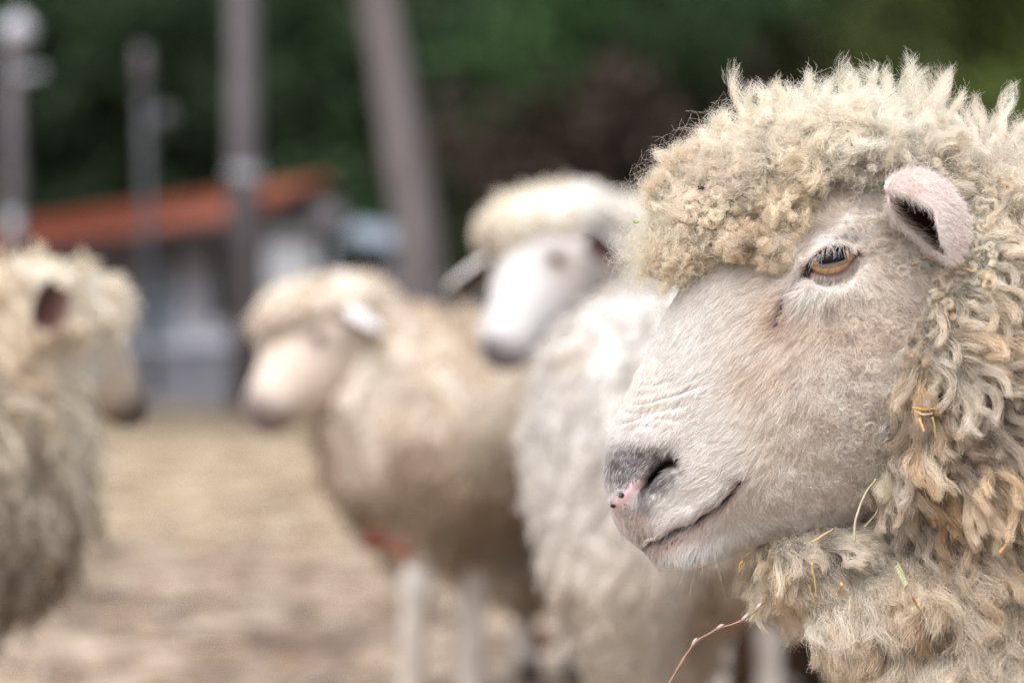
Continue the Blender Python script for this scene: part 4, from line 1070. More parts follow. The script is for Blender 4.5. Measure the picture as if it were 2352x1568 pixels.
dirs = nrm(np.stack([a*.007+rng.normal(size=NL)*.30-.15, -0.85+0*a+rng.normal(size=NL)*.12, -.75+rng.normal(size=NL)*.18], -1))
single_hairs('eyelashes', roots, dirs, (.0030+.0045*rng.random(NL))*(1-.3*(np.abs(a)/58)**2), .00011, srgb(236, 230, 226), np.stack([a*.002, np.zeros(NL), -.55+0*a], -1), sheep)

# wet dark hairs down the tear line
ntr = 420
p, n, _ = sample_head(ntr, lambda x, y, q: np.exp(-(seg(x, y, TEAR)[0]/4.0)**2))
x_, y_ = face_px(p); d_ = nrm(to3(np.full(ntr, -.45)+rng.normal(size=ntr)*.12, np.full(ntr, .85), n)+n*.22)
single_hairs('tear_streak', p+n*.0004, d_, .0035+.003*rng.random(ntr), .00011, srgb(66, 48, 44), -n*.15, sheep, 5)

# --- ear (near one detailed, far one mirrored)
EARS = [ # rows base->tip: lower rim, cavity, outer silhouette, front rim : px,py,offset towards camera
 [(2042, 462, -.006), (2042, 445, -.006), (2036, 420, .004), (2032, 436, .010)],
 [(2046, 482, -.008), (2064, 454, -.014), (2068, 406, .006), (2056, 438, .016)],
 [(2066, 508, -.010), (2096, 472, -.020), (2100, 400, .009), (2088, 450, .022)],
 [(2094, 532, -.010), (2126, 492, -.024), (2136, 408, .012), (2120, 464, .028)],
 [(2118, 554, -.010), (2148, 522, -.022), (2170, 432, .013), (2145, 483, .032)],
 [(2140, 574, -.008), (2166, 550, -.016), (2198, 470, .013), (2152, 514, .033)],
 [(2160, 586, -.002), (2180, 570, -.006), (2214, 512, .013), (2162, 550, .030)],
 [(2174, 592, .006), (2188, 580, .002), (2214, 550, .014), (2174, 576, .024)],
 [(2186, 596, .016), (2190, 592, .014), (2200, 582, .016), (2184, 592, .019)]]
EB = 1.466
def make_ear(mirror):
    G = np.array([[P(q[0], q[1], EB-q[2]) for q in row_] for row_ in EARS])       # (9,4,3)
    if mirror: G[..., 1] = 2*D0-G[..., 1]
    nU, nV = 60, 48
    uu = np.linspace(0, 1, nU); xs = np.linspace(0, 1, len(EARS))
    A_ = np.stack([cr_interp(uu, xs, G[:, k]) for k in range(4)], 1)              # (nU,4,3)
    vs = np.linspace(0, 1, nV); xk = np.array([0, .36, .70, 1.0])
    S = np.stack([cr_interp(vs, xk, A_[i]) for i in range(nU)])                    # (nU,nV,3)
    du = np.gradient(S, axis=0); dv = np.gradient(S, axis=1); N_ = nrm(np.cross(du, dv))
    # make N_ point away from the hollow
    hol = S[:, nV//2-2:nV//2+2].mean((0, 1)); mid_open = (S[:, 0].mean(0)+S[:, -1].mean(0))/2
    if ((N_[20:40, 16:20]*(mid_open-hol)).sum(-1)).mean() > 0: N_ = -N_
    thk = .0010*(1-.5*uu[:, None, None])
    So = S+N_*thk; Si = S-N_*thk
    # rounded rims
    n2 = nU*nV; i = np.arange(n2).reshape(nU, nV)
    qd = lambda I: np.stack([I[:-1, :-1], I[1:, :-1], I[1:, 1:], I[:-1, 1:]], -1).reshape(-1, 4)
    ring = np.concatenate([i[:, 0], i[-1, 1:], i[::-1, -1][1:], i[0, ::-1][1:-1]]); r2 = np.roll(ring, -1)
    f = np.concatenate([qd(i), qd(i+n2)[:, ::-1], np.stack([ring, ring+n2, r2+n2, r2], 1)])
    V = np.concatenate([So.reshape(-1, 3), Si.reshape(-1, 3)])
    vv_ = np.tile(vs, nU); uu_ = np.repeat(uu, nV)
    inner = smooth(.0, .10, vv_)*smooth(1.0, .93, vv_)*smooth(1.0, .72, uu_)
    ci = np.tile(srgb(224, 206, 200), (n2, 1)); ic = srgb(150, 108, 98)*(1-smooth(.0, .5, uu_)[:, None])+srgb(84, 52, 42)*smooth(.0, .5, uu_)[:, None]
    ci = ci*(1-inner[:, None])+ic*inner[:, None]
    co = np.tile(srgb(242, 234, 230), (n2, 1))
    e = mesh_np('ear', tomain(V), f, M['skin'], sheep, col=np.concatenate([co, ci]))
    # fur
    r = np.random.default_rng(5+mirror); n_ = 15000 if not mirror else 2500
    fo = qd(i)
    p, n, _ = sample_quads(V, fo, n_, None, r)
    sgn = np.sign(((n*nrm(p-hol)).sum(-1)).mean()); n = n*sgn
    tipd = nrm(S[-1].mean(0)-S[0].mean(0)); fl = tipd-n*(n@tipd)[:, None]; K = 5; t = np.linspace(0, 1, K)[None, :, None]
    L = (.0040+.0030*r.random(n_))[:, None, None]
    d_ = nrm(nrm(fl)+r.normal(size=(n_, 3))*.35)
    pts = p[:, None]+L*(d_[:, None]*t+n[:, None]*(.35*t)+r.normal(size=(n_, 1, 3))*.22*t*t)
    h1 = hair_obj('ear_fur', tomain(pts), .00010*np.array([1, 1, .9, .6, .25]), srgb(246, 236, 231)*(.86+.2*r.random((n_, 1))), M['hair'], e)
    # soft fringe along both rims
    m4 = 1500 if not mirror else 300; iu = r.integers(2, nU-2, m4); ev = np.where(r.random(m4) < .6, nV-1, 0); p4 = S[iu, ev]+r.normal(size=(m4, 3))*.0006
    inw = nrm(S[iu, nV//2]-p4); d4 = nrm(tipd*.9+inw*np.where(ev == 0, -.2, .25)[:, None]+r.normal(size=(m4, 3))*.35); L4 = (.004+.004*r.random(m4))[:, None, None]
    pts4 = p4[:, None]+L4*(d4[:, None]*t+r.normal(size=(m4, 1, 3))*.2*t*t)
    hair_obj('rim_fringe', tomain(pts4), .00009*np.array([1, 1, .9, .6, .25]), srgb(244, 238, 234)*(.85+.2*r.random((m4, 1))), M['hair'], e)
    # rim and inner hairs
    p, n, _ = sample_quads(V, qd(i+n2)[:, ::-1], n_//4, None, r); m3 = len(p); n = -n*np.sign(((-n*nrm(p-hol)).sum(-1)).mean())
    n = -n if ((n*(mid_open-p)).sum(-1)).mean() < 0 else n
    L = (.004+.004*r.random(m3))[:, None, None]; d_ = nrm(tipd+r.normal(size=(m3, 3))*.3)
    pts = p[:, None]+L*(d_[:, None]*t*.8+n[:, None]*.35*t)
    # inner hairs: brown in the hollow, pale by the rims
    dr = np.minimum(np.linalg.norm(p[:, None]-S[::6, 0][None], axis=-1).min(1), np.linalg.norm(p[:, None]-S[::6, -1][None], axis=-1).min(1))
    k = smooth(.010, .003, dr)[:, None]
    cc_ = srgb(84, 56, 46)*(1-k)+srgb(228, 212, 204)*k
    h2 = hair_obj('inner_hair', tomain(pts), .00008*np.array([1, 1, .9, .6, .25]), cc_*(.8+.3*r.random((m3, 1))), M['hair'], e)
    return e
make_ear(False); make_ear(True)

# --- fleece ------------------------------------------------------------------
def E(px_, py_, rx, ry, hy, y=D0):
    return (P(px_, py_, y), (rx*y/FPX, hy, ry*y/FPX))
TKB = [E(1605, 520, 108, 108, .058), E(1560, 585, 80, 62, .048), E(1690, 456, 118, 112, .064), E(1755, 400, 95, 90, .066), E(1850, 380, 120, 95, .070), E(1960, 368, 130, 100, .074), E(2080, 402, 135, 100, .076),
       E(1690, 560, 95, 62, .078), E(1752, 575, 55, 62, .084), E(1790, 500, 50, 80, .080)]
NKB = [E(2600, 660, 210, 230, .15, 1.59), E(2800, 780, 250, 330, .19, 1.6), E(2110, 820, 110, 160, .108, 1.56), E(2080, 1010, 110, 190, .108, 1.56), E(2185, 610, 85, 90, .100, 1.56), E(2230, 640, 130, 150, .112, 1.56), E(2190, 840, 110, 200, .112, 1.56), E(2160, 1060, 140, 170, .112, 1.56), E(2270, 500, 165, 135, .108, 1.57), E(2430, 540, 230, 190, .13, 1.58), E(2330, 760, 250, 300, .118, 1.57), E(2330, 1050, 300, 310, .135, 1.57), E(2200, 1330, 350, 190, .120, 1.565),
       E(1935, 1305, 190, 85, .046, 1.57), E(1850, 1318, 130, 62, .036, 1.565), E(1990, 1420, 110, 80, .07, 1.56), E(2300, 1620, 390, 360, .165, 1.58), E(2300, 2000, 360, 420, .16, 1.59)]
def fleece_sdf(g):
    D = None
    for c_, r_ in TKB:
        d_ = sd_ell(g, c_, r_); D = d_ if D is None else smin(D, d_, .018)
    # keep the face bare: near and far side below the topknot edge
    N_ = None
    for c_, r_ in NKB:
        d_ = sd_ell(g, c_, r_); N_ = d_ if N_ is None else smin(N_, d_, .030)
    N_ = smin(N_, sd_cone(g, (0.58, 1.60, .62), (1.20, 1.62, .62), .25, .255), .05)
    qx, qy = face_px(g.reshape(-1, 3)); qx = qx.reshape(g.shape[:-1]); qy = qy.reshape(g.shape[:-1])
    lat_ = np.abs(g[..., 1]-D0)
    cut = -behind_ruff(qx, qy)*K0; cut = np.where((lat_ > .03) & (qx < 2150), cut, -1)
    N_ = np.maximum(N_, cut*.8-.017+.0)
    N_ = smin(N_, np.maximum(sd_ell(g, P(1900, 1262, 1.535), (.062, .040, .024)), -(g[..., 0]-P(1745, 0, 1.535)[0])), .015)
    cut2 = -above_tk(qx, qy)*K0; cut2 = np.where((lat_ > .035) & (qx > 1550) & (qx < 2120), cut2, -1)
    D = np.maximum(D, cut2*.8-.012)
    D = smin(D, N_, .016)
    D = np.maximum(D, -sd_ell(g, P(2128, 500, 1.452), (.027, .050, .027)))
    D = D+.012                                                       # the matted core lies below the lock tips
    lump = fbm(g, 34, 61, 2)*.009+(1-np.abs(noise(g, 55, 62)))**3*.008-.0035+noise(g, 150, 63)*.0018
    lump = lump+smooth(1180, 1280, qy)*(fbm(g, 16, 66, 2)*.016)
    return D+lump
fv, ff = surface_nets(fleece_sdf, (0.06, 1.32, 0.28), (0.47, 1.80, .93), .0042)
fv2, ff2 = surface_nets(lambda g: np.maximum(fleece_sdf(g), .435-g[..., 0]), (0.42, 1.30, 0.26), (1.52, 1.92, .96), .013)
CR1 = srgb(243, 229, 207); CR2 = srgb(236, 226, 212); CR3 = srgb(230, 206, 173); GR1 = srgb(152, 137, 122); GR2 = srgb(120, 108, 97); WH1 = srgb(248, 242, 231); BRN = srgb(154, 118, 86)
def wool_col(p, lift=0.):
    qx, qy = face_px(p)
    a = smooth(-.35, .35, fbm(p, 28, 71, 3))[:, None]; b = smooth(.05, .45, fbm(p, 50, 72, 3))[:, None]; c = smooth(.25, .6, fbm(p, 36, 73, 2))[:, None]
    w_ = CR1*(1-a)+CR2*a
    w_ = w_*(1-.7*b)+WH1*.7*b
    w_ = w_*(1-.55*c)+CR3*.55*c
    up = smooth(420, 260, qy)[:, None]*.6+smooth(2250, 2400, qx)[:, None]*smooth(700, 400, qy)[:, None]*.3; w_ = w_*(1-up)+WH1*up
    dirt = (g2(qx, qy, 2150, 960, 130, 240)*1.0+smooth(2020, 2120, qx)*smooth(640, 760, qy)*.35+g2(qx, qy, 1740, 560, 40, 40)*.5+g2(qx, qy, 2090, 590, 60, 50)*.7+g2(qx, qy, 1800, 1280, 90, 30)*.7+g2(qx, qy, 2330, 1080, 40, 180)*.5)*(.55+1.1*fbm(p, 55, 75, 2))  # grey-brown wool dirt, with the shadow tone of the wool painted in
    dirt = np.clip(dirt, 0, .85)[:, None]
    w_ = w_*(1-dirt)+(GR1*.7+BRN*.3)*dirt
    tanp = (smooth(.15, .5, fbm(p, 45, 85, 2))*smooth(2000, 2100, qx)*smooth(650, 800, qy)*.45)[:, None]
    return w_*(1-tanp)+srgb(222, 188, 142)*tanp
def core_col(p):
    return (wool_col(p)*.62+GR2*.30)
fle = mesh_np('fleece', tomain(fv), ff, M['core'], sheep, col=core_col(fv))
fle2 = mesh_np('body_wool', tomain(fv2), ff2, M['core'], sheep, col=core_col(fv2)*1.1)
print('fleece', len(fv), time.time()-T00)

def wflow(p, n):
    """direction the locks lie in"""
    qx, qy = face_px(p)
    # topknot: forwards/outwards; neck: down and a little back
    tk = smooth(2150, 1950, qx)*smooth(720, 600, qy)
    cx_, cy_ = 1840, 520
    ox = (qx-cx_); oy = (qy-cy_); l = np.hypot(ox, oy)+1
    fx = np.where(tk > .5, ox/l*.6, .35); fy = np.where(tk > .5, oy/l*.6+.15, .9)
    lowf = smooth(1250, 1450, qy); fx = fx*(1-lowf)+.05*lowf
    tpb = smooth(460, 330, qy)*(1-0*tk); fx = fx*(1-tpb)+(-.05)*tpb; fy = fy*(1-tpb)+(-1.0)*tpb
    ear_r = g2(qx, qy, 2250, 600, 110, 160); fx += ear_r*.6
    r_ = vnoise(p, 34, 91)*(.30+.75*tk[:, None])+vnoise(p, 110, 92)*(.35+.55*tk[:, None])
    d_ = np.stack([fx, 0*fx, -fy], -1)+r_
    d_ = d_-n*(d_*n).sum(-1, keepdims=True)*.85
    return nrm(d_)
def wl(p):
    """lock length"""
    qx, qy = face_px(p)
    L = .021+.010*smooth(2050, 2200, qx)*smooth(600, 800, qy)*smooth(1350, 1150, qy)-.004*smooth(1.0, 0.9, 0*qx)*smooth(2200, 2050, qx)*smooth(760, 660, qy)
    tk = smooth(1900, 1800, qx)*smooth(720, 650, qy)*smooth(400, 460, qy)
    return L*(1-.45*tk)
cq = fv[ff].mean(1); cqx, cqy = face_px(cq); _, arq = quad_normals(fv, ff)
wt = np.where(cq[:, 1] < D0+.02, 1.0, .16)*np.where(cqy > 1750, .15, 1.0)*np.where(cqx > 2480, .3, 1)
wt = wt*(1-.0*cqx)
r7 = np.random.default_rng(77)
tkm = smooth(2150, 2050, cqx)*smooth(760, 660, cqy)                 # 1 on the topknot
chm = smooth(1240, 1360, cqy)                                        # 1 on the chest
for nm, n_, m_, r_l, w_, kw in (('topknot_wool', 3600, 40, .0042, wt*tkm, dict(crimp=.24, lift=.7, taper=.60, cfreq=1.7, fuzz=.30)),
                                ('neck_wool', 4000, 46, .0044, wt*(1-tkm)*(1-chm), dict(crimp=.13, lift=.45, taper=.50, cfreq=1.5, fuzz=.24)),
                                ('chest_wool', 1900, 50, .0066, wt*chm, dict(crimp=.20, lift=.5, taper=.55, cfreq=1.3, fuzz=.28))):
    pts, rad, c_ = flow_locks(fv, ff, n_, m_, 12, wl, r_l, .000105, wflow, wool_col, r7, wt=w_, wig=.0008, **kw)
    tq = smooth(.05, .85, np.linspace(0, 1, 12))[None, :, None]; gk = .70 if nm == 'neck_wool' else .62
    c_ = c_[:, None]*(1-gk*(1-tq))+(GR1*.50)[None, None]*gk*(1-tq)  # roots greyed by dirt and darkened further to paint shade between locks
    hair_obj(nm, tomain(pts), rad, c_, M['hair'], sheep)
pts, rad, c_ = flow_locks(fv2, ff2, 9000, 12, 7, .032, .008, .0007, lambda p, n_: nrm(np.array([0, 0, -1.0])-n_*(n_@np.array([0, 0, -1.0]))[:, None]+r7.normal(size=p.shape)*.4),
                          lambda p: wool_col(p)*.95, r7, crimp=.14, lift=.4, wt=np.where(fv2[ff2].mean(1)[:, 0] > .44, 1., 0.))
hair_obj('body_locks', tomain(pts), rad, c_, M['hair'], fle2)
# frizz: single loose fibres over everything
def frizz(n, L0, rad0, wtx, name, curlf=1.0, liftf=.6):
    p, nn, _ = sample_quads(fv, ff, n, wt*wtx, r7)
    fl_ = wflow(p, nn); K = 12; t = np.linspace(0, 1, K)[None, :, None]
    d0 = nrm(nn*liftf+fl_*.6+r7.normal(size=(n, 3))*.45)
    a = nrm(np.cross(d0, r7.normal(size=(n, 3)))); b = np.cross(d0, a)
    L = (L0*(.6+.8*r7.random(n)))[:, None, None]; ph = r7.random((n, 1, 1))*6.28; cf = (1.2+1.6*r7.random((n, 1, 1)))*curlf
    am = L*.13*(.4+r7.random((n, 1, 1)))
    pts = p[:, None]+d0[:, None]*L*t+am*(t**.7)*(np.sin(cf*6.28*t+ph)*a[:, None]+np.cos(cf*6.28*t+ph)*b[:, None])
    col = np.clip(wool_col(p)*(.92+.25*r7.random((n, 1)))+.03, 0, .92)
    return hair_obj(name, tomain(pts), rad0*(1-.6*np.linspace(0, 1, K)), col, M['hair'], sheep)
frizz(160000, .010, .000065, 1.0, 'wool_frizz')
topw = smooth(480, 330, cqy)*1.0+smooth(1640, 1520, cqx)
frizz(9000, .030, .00008, topw, 'flyaway_wool', 1.5, 1.1)

TUFTS = [(1712, 262, 1683, 164, 7), (1730, 250, 1722, 196, 7), (1770, 235, 1748, 200, 7), (1800, 225, 1795, 190, 6), (1860, 225, 1852, 168, 10), (1890, 215, 1905, 180, 8), (1940, 215, 1936, 140, 11), (1965, 205, 1960, 172, 8),
 (2010, 205, 1998, 146, 12), (2035, 205, 2040, 158, 9), (2075, 210, 2092, 142, 12), (2105, 222, 2120, 168, 8), (2150, 240, 2176, 178, 11), (2180, 262, 2202, 210, 8), (2235, 290, 2232, 250, 8), (2290, 300, 2318, 200, 8), (2340, 330, 2346, 286, 7),
 (1560, 375, 1508, 345, 11), (1580, 360, 1545, 335, 8), (1640, 330, 1606, 302, 9), (1530, 420, 1496, 395, 8), (1505, 480, 1478, 468, 8), (1490, 610, 1468, 640, 8), (1540, 640, 1520, 668, 7), (1690, 320, 1648, 318, 8), (1745, 600, 1765, 652, 9), (1700, 590, 1705, 618, 8), (1780, 560, 1792, 600, 8), (2030, 500, 2062, 545, 6), (2055, 545, 2090, 560, 7), (2080, 560, 2078, 600, 7), (2100, 590, 2130, 612, 7), (2030, 470, 2044, 505, 5),
 (1720, 1285, 1690, 1298, 8), (1770, 1360, 1752, 1385, 8), (1850, 1420, 1838, 1450, 8), (1885, 1500, 1868, 1530, 8)]
def tufts():
    out = []; cl = []
    rt = np.random.default_rng(88); extra_t = [(x0+rt.normal()*8, 262+44*(x0 > 2200), x0+rt.normal()*26, 262+44*(x0 > 2200)-24-rt.random()**1.5*78, 2.5+rt.random()*5) for x0 in 1700+640*rt.random(17)]
    extra_t += [(1500+q*28, 470-q*26, 1500+q*28-30-rt.random()*22, 470-q*26-22-rt.random()*22, 3+rt.random()*3) for q in np.linspace(0, 7, 16)]
    for (bx_, by_, tx_, ty_, w_) in TUFTS+extra_t:
        for q in range(2):
            b_ = P(bx_+r7.normal()*6, by_+(38 if by_ < 330 else 0), D0+r7.normal()*.015); t_ = P(tx_+r7.normal()*5, ty_+r7.normal()*4, D0+r7.normal()*.018)
            n_ = 70; K = 14; t = np.linspace(0, 1, K)[None, :, None]; L = np.linalg.norm(t_-b_)
            a = nrm(np.cross(t_-b_, [0, 1, .2])); c = np.array([0, 1., 0])
            off = r7.normal(size=(n_, 1, 3))*w_*K0*.75; ph = r7.random()*6.28
            w2 = L*.10*t*(np.sin(t*7+ph)*a+np.cos(t*7+ph)*c)
            f_ = r7.normal(size=(n_, 1, 3))*.0018*t*t; p2 = r7.random((n_, 1, 1))*6.28
            cu = .0010*(t**.8)*(np.sin(t*(12+8*r7.random((n_, 1, 1)))+p2)*a+np.cos(t*14+p2)*c)
            e_ = (.75+.4*r7.random((n_, 1, 1)))
            out.append(b_+(t_-b_)*t*e_+off*(1-.78*t)+w2+f_+cu); cl.append(np.tile(wool_col(b_[None])*1.05, (n_, 1)))
    hair_obj('wool_wisps', tomain(np.concatenate(out)), .00008*(1-.6*np.linspace(0, 1, 14)), np.clip(np.concatenate(cl), 0, .93), M['hair'], sheep)
tufts()

# --- small curls on cheek, temple and ear base
def ringlets(n, M_, wfun, Rr, width, seed, name, colmul=1.0, turns=1.3, sz=.0026):
    r = np.random.default_rng(seed)
    p, nn, _ = sample_head(n, wfun, r)
    x_, y_ = face_px(p); fx, fy = flow2(x_, y_); wn = r.normal(size=n)*.8
    fx, fy = fx*np.cos(wn)-fy*np.sin(wn), fx*np.sin(wn)+fy*np.cos(wn)
    a = to3(fx, fy, nn); b = np.cross(nn, a)*np.where(r.random(n) < .5, 1, -1)[:, None]
    K = 14; t = np.linspace(0, 1, K)[None, :, None]
    S = (sz*(.35+1.1*r.random(n)**1.3))[:, None, None]; tn = turns*(.2+.75*r.random((n, 1, 1)))
    ang = t*tn*6.28; rr = S*(1.15-.75*t)
    ctr = p[:, None]+nn[:, None]*(.0005+.0032*t*(S/sz))+a[:, None]*(rr*np.sin(ang)+S*.8*t)+b[:, None]*(rr*(1-np.cos(ang)))
    off = r.normal(size=(n, M_, 1, 3))*Rr*(1-.35*t[:, None])
    pts = ctr[:, None]+off+r.normal(size=(n, M_, 1, 3))*.0006*t[:, None]
    c_ = hide_col(p, x_, y_, True)*(.93+.2*r.random((n, 1)))*colmul
    c_ = np.repeat(c_[:, None], M_, 1)*(.9+.2*r.random((n, M_, 1)))
    hair_obj(name, tomain(pts.reshape(n*M_, K, 3)), width*(1-.5*np.linspace(0, 1, K)), np.clip(c_.reshape(-1, 3), 0, .93), M['hair'], sheep)
def w_curl(x, y, q):
    k = smooth(1860, 2020, x)*smooth(70, 10, behind_ruff(x, y))*smooth(640, 720, y)
    k = np.maximum(k, .9*smooth(1900, 1990, x)*smooth(640, 560, y)*smooth(20, -10, above_tk(x, y)))
    k = np.maximum(k, .30*smooth(1760, 1900, x)*smooth(980, 1100, y)*smooth(80, 10, behind_ruff(x, y)))
    k = k*(1-g2(x, y, 1913, 597, 85, 75))
    return k*smooth(4, 14, eye_sd(x, y))
ringlets(1700, 13, w_curl, .0008, .00009, 21, 'cheek_curls', 1.03)
ringlets(550, 18, lambda x, y, q: w_curl(x, y, q)*smooth(1930, 2080, x), .0006, .00011, 22, 'large_curls', 1.02, 1.5, .0042)
# coarser curls sitting on the wool of the topknot sides and round the ear
def wool_curls(n, M_, w_, sz, Rr, name, seed):
    r = np.random.default_rng(seed)
    p, nn, _ = sample_quads(fv, ff, n, wt*w_, r); fl_ = wflow(p, nn)
    a = nrm(fl_+r.normal(size=(n, 3))*.6); a = nrm(a-nn*(a*nn).sum(-1, keepdims=True)); b = nrm(np.cross(nn, a)+nn*r.normal(size=(n, 1))*.5)*np.where(r.random(n) < .5, 1, -1)[:, None]
    K = 16; t = np.linspace(0, 1, K)[None, :, None]
    S = (sz*(.5+r.random(n)))[:, None, None]; ang = t*(1.0+.9*r.random((n, 1, 1)))*6.28; rr = S*(1.2-.8*t)
    ctr = p[:, None]+nn[:, None]*(.002+.009*t)+a[:, None]*(rr*np.sin(ang)+S*1.2*t)+b[:, None]*(rr*(1-np.cos(ang)))
    off = r.normal(size=(n, M_, 1, 3))*Rr*(1-.4*t[:, None]); fz = r.normal(size=(n, M_, 1, 3))*Rr*.9*t[:, None]**2
    pts = ctr[:, None]+off+fz+.0004*np.sin(t[:, None]*30+r.random((n, M_, 1, 1))*6.28)*nrm(r.normal(size=(n, M_, 1, 3)))
    c_ = np.repeat(wool_col(p)[:, None]*(.95+.2*r.random((n, 1, 1))), M_, 1)*(.9+.2*r.random((n, M_, 1)))
    hair_obj(name, tomain(pts.reshape(n*M_, K, 3)), .00009*(1-.5*np.linspace(0, 1, K)), np.clip(c_.reshape(-1, 3), 0, .93), M['hair'], sheep)
wool_curls(1500, 34, tkm*smooth(330, 460, cqy)+.35*tkm, .0028, .0011, 'wool_curls', 31)
wool_curls(260, 30, g2(cqx, cqy, 2110, 590, 60, 22, .5)+g2(cqx, cqy, 2052, 520, 22, 40), .0026, .0009, 'ear_base_curls', 33)
wool_curls(700, 26, g2(cqx, cqy, 2230, 600, 110, 160)+.8*g2(cqx, cqy, 2060, 400, 120, 40)+.5*g2(cqx, cqy, 2110, 760, 70, 120), .0022, .0007, 'ear_curls', 32)
# soft crinkled fuzz blending the cheek into the wool
def cheek_fuzz(n, L0, rad0):
    r = np.random.default_rng(64)
    p, nn, _ = sample_head(n, lambda x, y, q: smooth(1700, 1960, x)*smooth(4, 16, eye_sd(x, y))*smooth(60, 10, behind_ruff(x, y))*smooth(20, -5, -eye_sd(x, y)+10)*(.25+.75*smooth(640, 740, y)+.5*smooth(1960, 2020, x)*smooth(640, 560, y)), r)
    x_, y_ = face_px(p); fx, fy = flow2(x_, y_); K = 11; t = np.linspace(0, 1, K)[None, :, None]
    cl_ = vnoise(p, 160, 65)
    d0 = nrm(to3(fx, fy, nn)+nn*.45+cl_*.9+r.normal(size=(n, 3))*.25)
    a = nrm(np.cross(d0, nn+cl_)); b = np.cross(d0, a); L = (L0*(.6+.8*r.random(n)))[:, None, None]
    ph = (cl_[:, :1]*6)[:, None]+r.random((n, 1, 1)); cf = 1.1+.9*r.random((n, 1, 1)); am = L*.17
    pts = p[:, None]+d0[:, None]*L*t*.8+am*(t**.7)*(np.sin(cf*6.28*t+ph)*a[:, None]+np.cos(cf*6.28*t+ph)*b[:, None])
    c_ = hide_col(p, x_, y_, True)*(.88+.26*r.random((n, 1)))
    hair_obj('cheek_fuzz', tomain(pts), rad0*(1-.6*np.linspace(0, 1, K)), np.clip(c_, 0, .93), M['hair'], sheep)
cheek_fuzz(42000, .0085, .000085)
print('main sheep', time.time()-T00)

# ================================================================== bits caught in the wool
def ydepth(px_, py_):
    """distance of the foremost wool/hide of the front sheep along this line of sight"""
    best = 9.0
    for V_ in (fv, vv):
        x_, y_ = proj(V_); m_ = (np.hypot(x_-px_, y_-py_) < 14)
        if m_.any(): best = min(best, V_[m_][:, 1].min())
    return best if best < 9 else D0
def stalk(name, pts2, w_, col, label, cat, off=.024, nodes=0, taper=.5, depth=None):
    ys = [(depth if depth else ydepth(a[0], a[1]))-off for a in pts2]
    if not depth: ys = list(np.linspace(ys[0], ys[-1], len(ys)))
    P3 = np.array([P(a[0], a[1], y_) for a, y_ in zip(pts2, ys)])
    K = 26; xs = np.linspace(0, 1, len(P3)); uu = np.linspace(0, 1, K); C_ = cr_interp(uu, xs, P3)
    C_ = C_+vnoise(C_, 220, 3)*.0004
    mb = MB(); rad_ = w_*K0*(1-taper*uu)*(1+.25*np.sin(uu*40)*(nodes > 0))
    mb.tube(C_, rad_, 8)
    o = bpy.data.objects.new(name, None); base = C_[0]; mb.v = [np.array(a)-base for a in mb.v]
    bpy.data.objects.remove(o)
    me_o = mb.build(name, mat_flat(col), None, True); me_o.location = base; tag(me_o, label, cat)
    return me_o, C_, base
_mf = {}
def mat_flat(c):
    k = tuple(c)
    if k not in _mf:
        a = srgb(*c); _mf[k] = noise_mat('dry_stalk', tuple(a*.7), tuple(np.clip(a*1.15, 0, 1)), 400, .6)
    return _mf[k]
o_, C_, b_ = stalk('twig', [(1520, 1600), (1560, 1530), (1592, 1480), (1640, 1448), (1700, 1425), (1735, 1402), (1752, 1380)], 3.2, (158, 124, 108), 'thin reddish twig curving down from the throat wool at the bottom edge', 'twig', depth=1.50, off=0, nodes=1, taper=.45)
for k_ in (8, 13, 17, 21):
    mb = MB(); c = C_[k_]-b_; d_ = nrm(C_[k_+1]-C_[k_]); mb.tube([c, c+d_*.0028+np.array([0, -.0006, .0014]), c+d_*.005+np.array([0, 0, .0016])], [.0010, .0011, .0002], 8); mb.build('bud', mat_flat((196, 176, 168)), o_, True)
stalk('straw_stem', [(1962, 1242), (1966, 1190), (1990, 1130), (2012, 1098)], 3.0, (216, 208, 176), 'long pale grass blade standing below the ruff fold', 'straw')
stalk('straw_stem', [(1985, 1210), (2010, 1180), (2020, 1150)], 2.4, (196, 200, 150), 'short greenish grass blade beside the long pale blade', 'straw')
stalk('straw_stem', [(1866, 1243), (1890, 1230), (1914, 1214)], 3.2, (208, 186, 128), 'short yellow straw stub tucked under the jaw', 'straw')
stalk('straw_stem', [(1864, 1292), (1872, 1340), (1876, 1372)], 2.6, (220, 188, 134), 'upright yellow straw on the throat, left of the thick one', 'straw')
stalk('straw_stem', [(1858, 1345), (1866, 1366), (1872, 1384)], 1.8, (196, 158, 96), 'tiny dark yellow straw at the foot of the upright straw', 'straw')
stalk('straw_stem', [(1934, 1342), (1916, 1376), (1892, 1424)], 4.2, (212, 178, 142), 'thick tan straw jutting down-left from the throat wool', 'straw', taper=.15)
stalk('straw_stem', [(2096, 936), (2124, 940), (2150, 938)], 2.4, (206, 162, 84), 'golden straw lying across the crease behind the ruff', 'straw')
stalk('straw_stem', [(2104, 944), (2120, 952), (2142, 950)], 2.6, (222, 196, 156), 'pale chaff just under the golden straw in the crease', 'straw')
stalk('straw_stem', [(2110, 962), (2118, 978), (2122, 992)], 3.6, (214, 172, 130), 'stubby tan husk hanging under the pale chaff', 'straw')
stalk('straw_stem', [(2142, 958), (2146, 982), (2150, 1004)], 2.0, (188, 172, 110), 'olive straw hanging right of the tan husk', 'straw')
stalk('straw_stem', [(2296, 1268), (2306, 1256), (2314, 1246)], 4.6, (206, 158, 100), 'orange-brown seed husk on the wool by the right edge', 'seed husk')
stalk('straw_stem', [(2128, 590), (2142, 592), (2152, 586)], 1.8, (212, 166, 104), 'small golden straw just under the ear opening', 'straw')
stalk('straw_stem', [(2098, 604), (2110, 600), (2120, 602)], 1.6, (200, 170, 120), 'faint straw left of the golden one under the ear', 'straw')
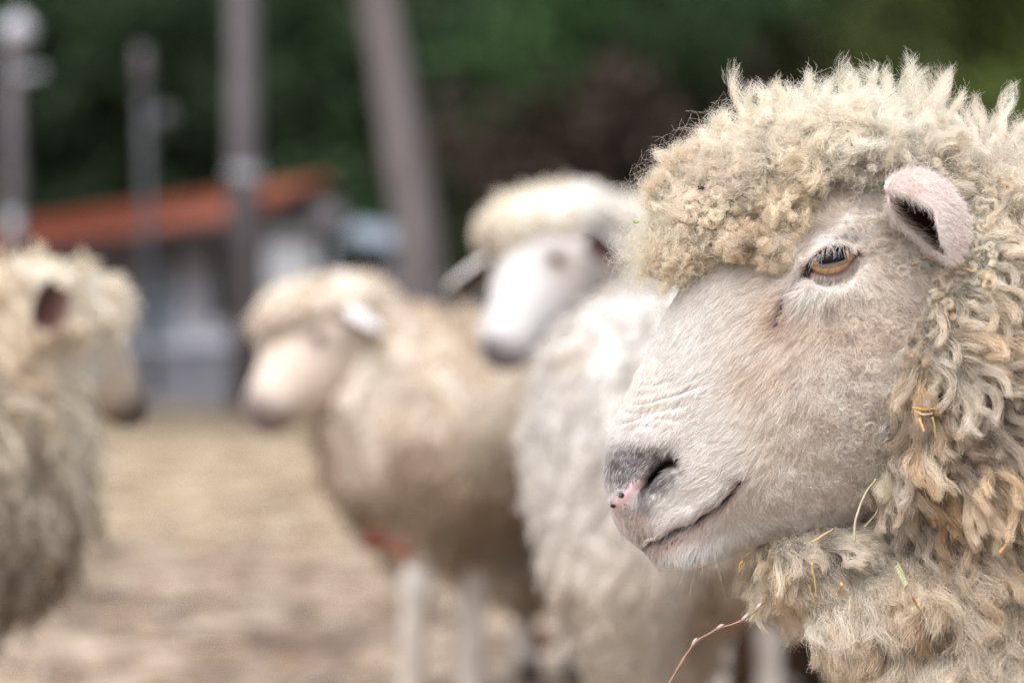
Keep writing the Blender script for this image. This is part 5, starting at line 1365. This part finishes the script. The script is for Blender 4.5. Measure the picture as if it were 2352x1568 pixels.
stalk('straw_stem', [(2180, 612), (2220, 618), (2260, 626)], 2.0, (208, 176, 120), 'long golden straw lying behind the ear tip', 'straw')
stalk('straw_stem', [(2010, 262), (2034, 230), (2062, 206)], 1.8, (150, 118, 66), 'dark golden straw standing in the crown wool', 'straw', off=.02)
stalk('straw_stem', [(2095, 1372), (2104, 1388), (2112, 1400)], 3.0, (150, 100, 70), 'russet husk low on the neck below the grass seed head', 'seed husk')
stalk('straw_stem', [(1706, 1288), (1700, 1296), (1696, 1310)], 3.2, (176, 150, 84), 'ochre chaff at the tip of the throat wool', 'chaff', off=.03)
stalk('straw_stem', [(1752, 568), (1762, 558), (1770, 550)], 2.0, (214, 186, 130), 'pale chip of straw in the forehead wool above the brow', 'straw')
stalk('straw_stem', [(1712, 645), (1702, 652), (1690, 640)], 1.4, (176, 140, 96), 'small curved straw on the lower forehead wool', 'straw')
# seed head
o, C_, b_ = stalk('grass_seed_head', [(2062, 1290), (2074, 1318), (2088, 1344)], 1.6, (186, 188, 140), 'greenish grass seed head hanging in the neck wool', 'grass')
for k_ in range(3, 25, 2):
    sd1 = (-1)**k_; mb = MB(); c = C_[k_]-b_; mb.tube([c, c+np.array([sd1*.0016, -.0008, -.0008]), c+np.array([sd1*.0026, -.0008, -.0028])], [.0003, .0006, .0001], 6)
    mb.build('seed', mat_flat((206, 206, 168)), o, True)
# green leaf fragment, dark burr, dark crumbs
def crumb(name, px_, py_, r_px, col, label, cat, seed, off=.012, stretch=(1, 1, 1), depth=None):
    y_ = (depth or ydepth(px_, py_))-off; c = P(px_, py_, y_); R_ = r_px*K0
    v_, f_ = surface_nets(lambda g: np.linalg.norm(g/np.array(stretch), axis=-1)-R_*(.75+.5*noise(g, 1/R_*.9, seed)+.35*noise(g, 2/R_, seed+1)), (-2.2*R_,)*3, (2.2*R_,)*3, R_*.2)
    o = mesh_np(name, v_, f_, mat_flat(col)); o.location = c; tag(o, label, cat)
    return o
crumb('leaf_fragment', 1464, 510, 7.5, (150, 190, 74), 'bright green leaf fragment on the front edge of the forehead wool', 'leaf', 4, off=.004, stretch=(1.4, .6, .8), depth=1.535)
crumb('leaf_fragment', 1525, 650, 5, (150, 176, 110), 'pale green speck low on the front of the forehead wool', 'leaf', 5, off=.02, stretch=(.7, .6, 1.3))
o = crumb('burr', 1610, 432, 6, (44, 38, 36), 'small black burr stuck on the forehead wool', 'burr', 6, off=.018)
mb = MB(); r9 = np.random.default_rng(3)
for k_ in range(12):
    d_ = nrm(r9.normal(size=3)); mb.tube([d_*.001, d_*.0034], [.00025, .00006], 5)
mb.build('spine', mat_flat((50, 42, 40)), o)
crumb('dirt_crumb', 1632, 562, 6, (86, 66, 52), 'dark brown dirt crumb in the lower forehead wool', 'dirt', 8, off=.016)
crumb('dirt_crumb', 1793, 704, 4.6, (70, 56, 46), 'dark crumb at the bottom of the tear streak', 'dirt', 9, off=.0035, stretch=(.7, .6, 1.7))
